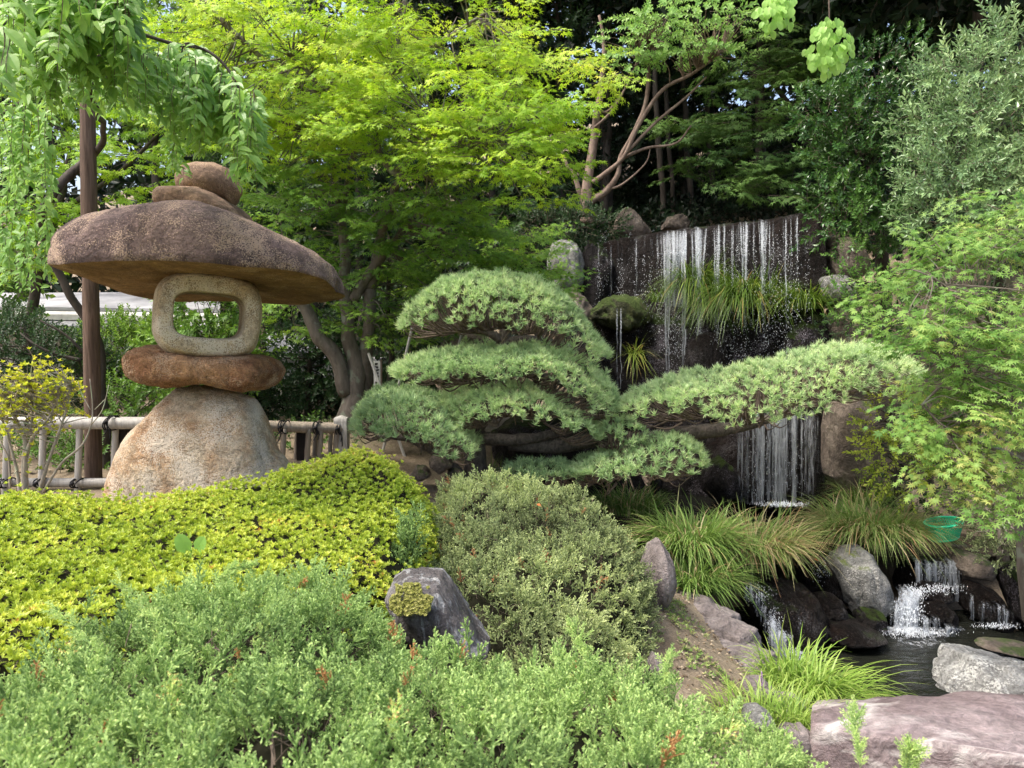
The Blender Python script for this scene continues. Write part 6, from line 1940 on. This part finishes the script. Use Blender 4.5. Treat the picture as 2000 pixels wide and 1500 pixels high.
foliage(sa, 'foliage', 'leaf_shoot', [rosette(5, .034, 1.0, w=.28, inner=2) for _ in range(4)], pos, frames(d, rng.normal(size=pos.shape)), rng.uniform(.6, 1.15, len(pos)), shade_tint(pos, .5, .25, 4, 3), [M['azalea_pale'], M['twig']], 120)
twig_web(sa, pos, anchors(stems[:5]), 'twig_pale', 480, .005)

# --- reddish bare-stemmed tree above the falls
cm = tree_root('crape_myrtle', 'tree with smooth reddish twisting bare stems on the bank above the waterfall', 1146, 425, 12.9)
cmb = [[(1150, 395, 12.9, 15.0), (1185, 372, 12.8, 12.8), (1207, 340, 12.7, 10.5), (1213, 305, 12.7, 9.8), (1240, 255, 12.6, 9.0), (1262, 195, 12.6, 8.2), (1266, 130, 12.6, 6.8), (1264, 90, 12.6, 4.5)],
       [(1160, 355, 12.8, 10.5), (1200, 325, 12.7, 9.0), (1222, 300, 12.6, 8.2), (1250, 240, 12.5, 8.2), (1295, 175, 12.4, 7.5), (1350, 145, 12.3, 6.0), (1400, 110, 12.2, 3.8)],
       [(1213, 310, 12.7, 7.5), (1260, 290, 12.6, 6.0), (1320, 280, 12.5, 4.5), (1350, 245, 12.4, 3.0)],
       [(1222, 300, 12.6, 6.8), (1280, 240, 12.5, 6.0), (1340, 190, 12.4, 4.5), (1380, 150, 12.3, 3.0)],
       [(1140, 395, 12.9, 12.0), (1125, 350, 12.9, 9.8), (1108, 320, 13, 7.5), (1095, 290, 13, 4.5)], [(1180, 370, 12.8, 6.8), (1215, 360, 12.7, 4.5), (1260, 320, 12.6, 3.0), (1270, 290, 12.6, 2.2)],
       [(1168, 215, 12.8, 6.0), (1190, 215, 12.8, 4.5), (1230, 160, 12.7, 3.0)], [(1160, 250, 12.8, 5.2), (1200, 210, 12.7, 4.5), (1240, 130, 12.6, 3.0), (1250, 80, 12.6, 2.2)]]
cmt = [(1146, 440, 12.9, 30.0), (1148, 400, 12.9, 25.5), (1152, 350, 12.9, 19.5), (1160, 270, 12.9, 15.8), (1167, 220, 12.8, 14.2), (1175, 165, 12.8, 11.2), (1180, 90, 12.8, 7.5), (1170, 30, 12.8, 5.2)]
put_branches(cm, [cmt], 'bark_red', 'trunk', 12)
put_branches(cm, cmb, 'bark_red', 'branch', 8)
pos, d, nv = layered([(1290, 60, 110, 35, 12.2, .8), (1380, 40, 110, 35, 12.2, .8), (1230, 110, 60, 20, 12.2, .5), (1400, 100, 70, 22, 12.1, .6), (1330, 110, 70, 18, 12.1, .6)], 44, .4, 33, .2)
foliage(cm, 'foliage', 'leaf_spray', lsp, pos, frames(d, nv), rng.uniform(.7, 1.1, len(pos)), shade_tint(pos, .6, .2, 2, 3), [M['myrtle'], M['twig']])
twig_web(cm, pos, anchors(cmb), 'bark_red', 160)

# --- dark layered maple behind the falls
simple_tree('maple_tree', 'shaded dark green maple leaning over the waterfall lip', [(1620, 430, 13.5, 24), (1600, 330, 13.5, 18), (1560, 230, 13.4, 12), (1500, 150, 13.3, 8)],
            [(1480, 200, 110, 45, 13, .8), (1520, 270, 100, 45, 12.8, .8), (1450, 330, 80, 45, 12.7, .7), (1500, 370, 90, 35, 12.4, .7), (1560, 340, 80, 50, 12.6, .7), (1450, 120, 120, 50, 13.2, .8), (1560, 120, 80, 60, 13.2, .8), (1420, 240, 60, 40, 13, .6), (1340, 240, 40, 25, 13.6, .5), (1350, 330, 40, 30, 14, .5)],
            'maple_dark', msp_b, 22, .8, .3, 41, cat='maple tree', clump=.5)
# --- glossy tiered evergreen
simple_tree('evergreen_tree', 'glossy dark evergreen with clipped leafy tiers right of the waterfall', [(1730, 640, 10.2, 28), (1720, 450, 10.2, 24), (1700, 300, 10.2, 18), (1720, 180, 10.2, 12)],
            [(1740, 130, 85, 26, 9.8, .5), (1660, 175, 45, 22, 9.8, .4), (1640, 225, 80, 26, 9.7, .5), (1690, 260, 70, 28, 9.8, .5), (1640, 300, 50, 22, 9.8, .4), (1700, 320, 80, 34, 9.7, .5), (1640, 390, 60, 24, 9.6, .4), (1720, 385, 80, 30, 9.6, .5),
             (1660, 440, 75, 32, 9.5, .5), (1740, 440, 60, 35, 9.5, .5), (1600, 210, 40, 16, 9.7, .3), (1770, 220, 70, 50, 10, .5)],
            'camellia', [spray_leafy(.26, 15, .066, t_simple(.27, .05, .1), .8) for _ in range(4)], 60, .5, .25, 42, False, 'tree', shell=.4, webs=90)
# --- osmanthus
simple_tree('osmanthus_tree', 'large grey-green osmanthus with bushy crown at the right edge', [(1960, 700, 9.2, 34), (1950, 500, 9.2, 28), (1930, 350, 9.2, 20), (1920, 200, 9.2, 12)],
            [(1900, 160, 90, 60, 8.9, .6), (1970, 110, 70, 60, 8.9, .6), (1840, 240, 60, 50, 8.8, .5), (1930, 270, 100, 70, 8.6, .6), (1830, 330, 60, 50, 8.6, .5), (1900, 380, 110, 60, 8.5, .6), (1990, 350, 70, 100, 8.6, .6), (1840, 420, 50, 40, 8.5, .4), (2040, 200, 60, 100, 8.8, .6), (1960, 450, 80, 50, 8.5, .5)],
            'osmanthus', [spray_leafy(.3, 15, .075, t_simple(.2, .05, .2), .9) for _ in range(4)], 66, .6, .2, 43, False, 'tree', shell=.45, webs=60)
# --- background evergreens
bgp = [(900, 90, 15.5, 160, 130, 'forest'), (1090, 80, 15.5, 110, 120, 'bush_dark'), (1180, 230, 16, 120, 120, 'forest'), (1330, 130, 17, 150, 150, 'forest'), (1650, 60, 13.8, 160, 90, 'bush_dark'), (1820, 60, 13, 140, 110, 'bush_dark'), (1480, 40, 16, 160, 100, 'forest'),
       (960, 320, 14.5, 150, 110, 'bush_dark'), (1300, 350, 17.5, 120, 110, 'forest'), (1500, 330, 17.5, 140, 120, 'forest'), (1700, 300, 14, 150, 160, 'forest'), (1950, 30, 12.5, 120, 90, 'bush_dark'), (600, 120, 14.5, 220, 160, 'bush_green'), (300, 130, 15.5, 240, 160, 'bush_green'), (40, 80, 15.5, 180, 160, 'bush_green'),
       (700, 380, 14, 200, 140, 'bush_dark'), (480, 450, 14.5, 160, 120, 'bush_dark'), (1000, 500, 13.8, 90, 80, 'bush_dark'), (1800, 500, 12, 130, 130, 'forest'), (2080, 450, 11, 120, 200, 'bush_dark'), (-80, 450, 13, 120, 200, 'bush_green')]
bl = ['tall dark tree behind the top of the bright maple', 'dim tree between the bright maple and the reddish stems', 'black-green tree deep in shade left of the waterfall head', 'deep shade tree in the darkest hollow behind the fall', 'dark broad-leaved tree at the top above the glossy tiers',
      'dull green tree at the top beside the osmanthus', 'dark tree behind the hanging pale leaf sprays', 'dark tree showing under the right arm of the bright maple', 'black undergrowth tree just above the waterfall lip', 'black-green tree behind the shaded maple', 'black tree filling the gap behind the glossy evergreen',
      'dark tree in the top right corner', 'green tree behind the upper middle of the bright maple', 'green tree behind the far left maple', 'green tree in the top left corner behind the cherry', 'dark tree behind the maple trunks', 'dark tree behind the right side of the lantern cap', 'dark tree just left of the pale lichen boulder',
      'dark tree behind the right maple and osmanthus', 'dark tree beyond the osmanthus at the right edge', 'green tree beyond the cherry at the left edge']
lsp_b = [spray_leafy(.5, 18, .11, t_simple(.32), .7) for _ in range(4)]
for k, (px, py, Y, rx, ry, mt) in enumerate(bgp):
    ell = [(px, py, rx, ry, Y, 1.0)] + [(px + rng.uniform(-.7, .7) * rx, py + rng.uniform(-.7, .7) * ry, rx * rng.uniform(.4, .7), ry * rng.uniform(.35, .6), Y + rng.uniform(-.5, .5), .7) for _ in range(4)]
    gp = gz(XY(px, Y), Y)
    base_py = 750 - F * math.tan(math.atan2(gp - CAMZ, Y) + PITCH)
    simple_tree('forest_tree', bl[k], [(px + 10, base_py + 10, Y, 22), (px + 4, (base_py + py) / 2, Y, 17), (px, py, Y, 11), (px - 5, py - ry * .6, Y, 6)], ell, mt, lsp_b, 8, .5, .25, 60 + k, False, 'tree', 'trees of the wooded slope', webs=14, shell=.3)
# slope forest beyond, one mass
n = 6000
x = rng.uniform(-17, 17, n); y = rng.uniform(17.5, 26, n) ** 1.0
z = ground_z(x, y) + rng.uniform(0, 1, n) ** 1.3 * 9
keep = (fbm(np.c_[x, y, z] * .45, 3, 71) > -.12) | (z - ground_z(x, y) < 1.5)
pos = np.c_[x, y, z][keep]
d = rng.normal(size=pos.shape)
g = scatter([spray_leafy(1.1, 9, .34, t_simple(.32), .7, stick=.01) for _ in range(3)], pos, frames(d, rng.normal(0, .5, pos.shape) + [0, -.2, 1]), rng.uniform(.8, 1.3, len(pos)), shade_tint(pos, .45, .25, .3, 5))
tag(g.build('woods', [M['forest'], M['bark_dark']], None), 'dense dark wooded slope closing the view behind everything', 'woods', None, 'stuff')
# trunks in the dark hollow
for k, (px, w, lb) in enumerate(((1290, 12, 'thin dark trunk in the shaded hollow left'), (1310, 9, 'second thin trunk close beside the left one in the hollow'), (1345, 12, 'dark trunk in the middle of the shaded hollow'), (975, 14, 'dark leaning trunk under the right arm of the bright maple'), (1390, 10, 'thin trunk right in the shaded hollow'))):
    Y = 14.8 + k * .3
    g = Geo()
    branch(g, [(px + 8, 480, Y, w * 1.3), (px + 4, 380, Y, w), (px - 4, 280, Y, w), (px - 12, 120, Y, w * .8), (px - 10, -60, Y, w * .6)], 7, .15)
    tag(g.build('tree_trunk', M['bark_dark'], None, True), lb, 'tree trunk', 'bare trunks in the shade')
# undergrowth on the upper bank
simple_tree('low_shrub', 'brownish low clipped shrub beneath the reddish stems above the fall', [(1110, 470, 12.6, 10), (1112, 450, 12.6, 8), (1114, 440, 12.6, 5)], [(1110, 440, 80, 26, 12.5, .5), (1160, 445, 60, 20, 12.3, .4), (1060, 440, 50, 26, 12.6, .4)], 'bush_dark', lsp_s, 80, .35, .2, 90, False, 'shrub', webs=10)

# --- right maple, near
rm = tree_root('maple_tree', 'fresh green Japanese maple with drooping tiers at the right edge in front of the osmanthus', 2030, 1150, 5.6, 'maple tree')
rmt = [(2040, 1300, 5.7, 50), (2010, 1060, 5.7, 44), (1995, 940, 5.6, 36), (1985, 800, 5.6, 26), (1975, 640, 5.6, 18), (1970, 520, 5.6, 10)]
rmb = [[(1985, 780, 5.6, 14), (1950, 690, 5.5, 10), (1890, 600, 5.3, 7), (1820, 540, 5.2, 4)], [(1990, 900, 5.6, 14), (1930, 870, 5.4, 9), (1860, 850, 5.2, 6), (1800, 790, 5.1, 4)], [(1980, 720, 5.6, 10), (1940, 640, 5.4, 8), (1900, 560, 5.3, 5)],
       [(1995, 950, 5.6, 12), (1920, 940, 5.3, 8), (1850, 930, 5.2, 5)], [(1985, 800, 5.6, 10), (1920, 760, 5.3, 7), (1840, 700, 5.1, 4)]]
put_branches(rm, [rmt], 'bark_maple', 'trunk', 12)
put_branches(rm, rmb, 'bark_maple')
msn = [spray_maple(.24, 5, .047, k < 3, 5 if k < 3 else 7) for k in range(6)]
E = [(1860, 520, 110, 26, 5.4, .4), (1960, 480, 70, 40, 5.4, .5), (1840, 580, 100, 26, 5.2, .4), (1930, 570, 90, 40, 5.2, .5), (1820, 640, 80, 18, 5.1, .35), (1900, 650, 100, 36, 5.1, .5), (1880, 700, 70, 22, 5.0, .35), (1930, 730, 90, 36, 5.0, .5), (1890, 760, 80, 28, 5.0, .4),
     (1910, 800, 100, 34, 5.0, .45), (1960, 850, 70, 40, 5.0, .4), (1850, 840, 70, 24, 5.1, .3), (1920, 930, 80, 26, 4.9, .4), (1840, 890, 70, 14, 5.0, .3), (1960, 960, 60, 40, 4.9, .4), (1985, 620, 40, 100, 5.3, .4), (1975, 420, 50, 70, 5.6, .4), (1770, 560, 60, 20, 5.6, .3), (1750, 620, 60, 16, 5.4, .3)  , (1890, 470, 80, 22, 5.6, .4)]
pos, d, nv = layered(E, 92, .42, 51, .5, lay=.17)
foliage(rm, 'foliage', 'leaf_spray', msn, pos, frames(d, nv), rng.uniform(.7, 1.1, len(pos)), shade_tint(pos, .60, .2, 2.5, 4), [M['maple_right'], M['twig']], 300)
twig_web(rm, pos, anchors(rmb), 'bark_maple', 160, .006)
# --- other right-hand shrubs
simple_tree('small_shrub', 'small yellow-green leafed shrub in front of the standing slab', [(1750, 970, 7.9, 8), (1748, 880, 7.9, 6), (1745, 810, 7.9, 3)], [(1745, 820, 45, 36, 7.8, .3), (1750, 880, 50, 36, 7.8, .3), (1765, 930, 50, 30, 7.8, .3)], 'azalea', lsp_s, 60, .45, .2, 52, False, 'shrub', webs=60)
simple_tree('juniper_shrub', 'dusty grey-green juniper under the boulders right of the waterfall', [(1670, 690, 9.2, 10), (1668, 660, 9.2, 8), (1665, 640, 9.2, 5)], [(1660, 645, 70, 26, 9.2, .3), (1720, 650, 50, 25, 9.1, .3)], 'osmanthus', jsm, 200, .35, .15, 53, False, 'shrub', webs=10)
simple_tree('juniper_shrub', 'dark spreading juniper above the pool at the right edge beside the net tub', [(1960, 1090, 6.9, 24), (1950, 1020, 6.9, 18), (1940, 970, 6.9, 10)], [(1935, 975, 80, 45, 7.3, .4), (1960, 1020, 80, 50, 6.9, .4), (1945, 1045, 45, 26, 7.0, .3), (1960, 1080, 50, 24, 6.6, .3)], 'juniper_mid', jsm, 150, .25, .2, 54, False, 'shrub', webs=50, bark='bark_maple')
simple_tree('broadleaf_shrub', 'small leafy green shrub against the tan boulder right of the waterfall', [(1700, 640, 9.0, 8), (1690, 590, 9.0, 6), (1680, 550, 9.0, 4)], [(1680, 560, 50, 14, 8.9, .25), (1690, 590, 45, 16, 8.8, .25), (1660, 498, 26, 8, 9, .15), (1690, 620, 45, 16, 8.8, .25)], 'maple_right', lsp_s, 70, .35, .2, 55, False, 'shrub', webs=20)
simple_tree('broadleaf_shrub', 'dark undergrowth shrub behind the right maple above the juniper', [(1820, 960, 8.2, 10), (1815, 900, 8.2, 8), (1810, 840, 8.2, 5)], [(1820, 860, 70, 70, 8.4, .5), (1900, 880, 100, 80, 8.0, .5), (1790, 960, 60, 40, 8.2, .4), (1960, 700, 100, 140, 8.0, .5), (1850, 620, 100, 80, 8.4, .5)], 'bush_dark', lsp_s, 36, .5, .2, 56, False, 'shrub', webs=20)

# --- hanging heart-leaf sprays at the top
hl = [t_leaf(.42, .05, .2, 5, 1.0), t_leaf(.46, .08, .12, 5, 1.0), t_leaf(.40, .06, .3, 5, 1.0)]
for k, (cx, cy, rx, ry, lb, nlf) in enumerate(((1620, 90, 46, 56, 'larger hanging spray of pale heart-shaped leaves at the top', 130), (1522, 22, 42, 40, 'smaller hanging spray of pale heart-shaped leaves cut by the top edge', 90))):
    hb = thing('heart_leaf_branch', lb, 'hanging branch', P(cx, -60, 5.0), 'hanging sprays of heart-shaped leaves')
    g = Geo()
    branch(g, [(cx - 10, -90, 5.0, 4), (cx - 2, -20, 5.0, 3), (cx, cy - 20, 5.0, 2.5), (cx + 4, cy + ry * .6, 5.0, 1.5)], 5, .1)
    g.build('twig', M['twig'], hb, True)
    u = rand_unit(nlf) * (rng.uniform(0, 1, nlf) ** .45)[:, None]
    pos = P(cx, cy, 5.0) + u * np.array([rx * 5 / F, .12, ry * 5 / F])
    d = np.c_[u[:, 0] * .5, u[:, 1] * .3 - .15, np.full(nlf, -1.)] + rng.normal(0, .2, (nlf, 3))
    nv = np.c_[u[:, 0] * .5, np.full(nlf, -.9), np.full(nlf, .55)] + rng.normal(0, .25, (nlf, 3))
    ti = shade_tint(pos, .55, .2, 5, 3)
    foliage(hb, 'foliage', 'leaf', hl, pos, frames(d, nv), rng.uniform(.04, .058, nlf), ti, [M['lime']], nlf - 3)
# added tall trees: crowns mostly above the frame, there to shade the ravine
for k, (x_, y_, z_, rx, ry, rz, lb) in enumerate(((4.5, 14.6, 8.8, 3.0, 2.4, 1.8, 'added tall evergreen, its crown put there to shade the waterfall from behind'), (-.8, 15.4, 9.8, 2.4, 2.0, 1.7, 'added tall evergreen left of the waterfall, its high crown put there for shade'),
                                               (6.6, 11.4, 8.2, 2.6, 2.3, 1.7, 'added tall evergreen right of the waterfall behind the glossy tiers, put there for shade'), (1.8, 15.6, 10.5, 3.4, 2.2, 2., 'tallest of the evergreens added for shade, on the bank behind the waterfall'))):
    r_ = thing('forest_tree', lb, 'tree', (x_, y_, gz(x_, y_)), 'trees of the wooded slope')
    p = smooth_path([(x_, y_, gz(x_, y_) - .2), (x_ + .1, y_, z_ * .6), (x_, y_, z_)], 8)
    obj('trunk', *tube(p, np.linspace(.11, .05, len(p)), 9, .15), M['bark_dark'], r_, None, True)
    n = 900
    u = rand_unit(n) * (rng.uniform(0, 1, n) ** .4)[:, None]
    pos = np.array([x_, y_, z_]) + u * [rx, ry, rz]
    foliage(r_, 'foliage', 'leaf', [spray_leafy(.7, 9, .2, t_simple(.34), .7) for _ in range(3)], pos, frames(u + rng.normal(0, .5, pos.shape), rng.normal(0, .6, pos.shape) + [0, 0, 1]), 1.1, shade_tint(pos, .4, .2), [M['forest'], M['twig']])
# low growth under the trees of the bank
n = 9500
x, y = rng.uniform(-5, 10, n), rng.uniform(10.8, 20, n)
z = ground_z(x, y)
ly = 12.9 - (x - 1.1) * .62 + .35
keep = ((y > ly) | (x < .9)) & (fbm(np.c_[x, y, z] * 1.1, 3, 77) > -.2) & ~((x < .9) & (x > -1.5) & (y < 12))
pos = np.c_[x, y, z + rng.uniform(0, .3, n)][keep]
g = scatter([spray_leafy(.36, 7, .12, t_simple(.32), .7, stick=.002) for _ in range(4)], pos, frames(rng.normal(0, .6, pos.shape) + [0, -.2, .9], rng.normal(size=pos.shape)), rng.uniform(.7, 1.2, len(pos)), shade_tint(pos, .4, .25, 1, 5))
tag(g.build('undergrowth', [M['forest'], M['twig']], None), 'dim leafy undergrowth covering the bank beneath the trees', 'undergrowth', None, 'stuff')
SC.view_layers[0].update()
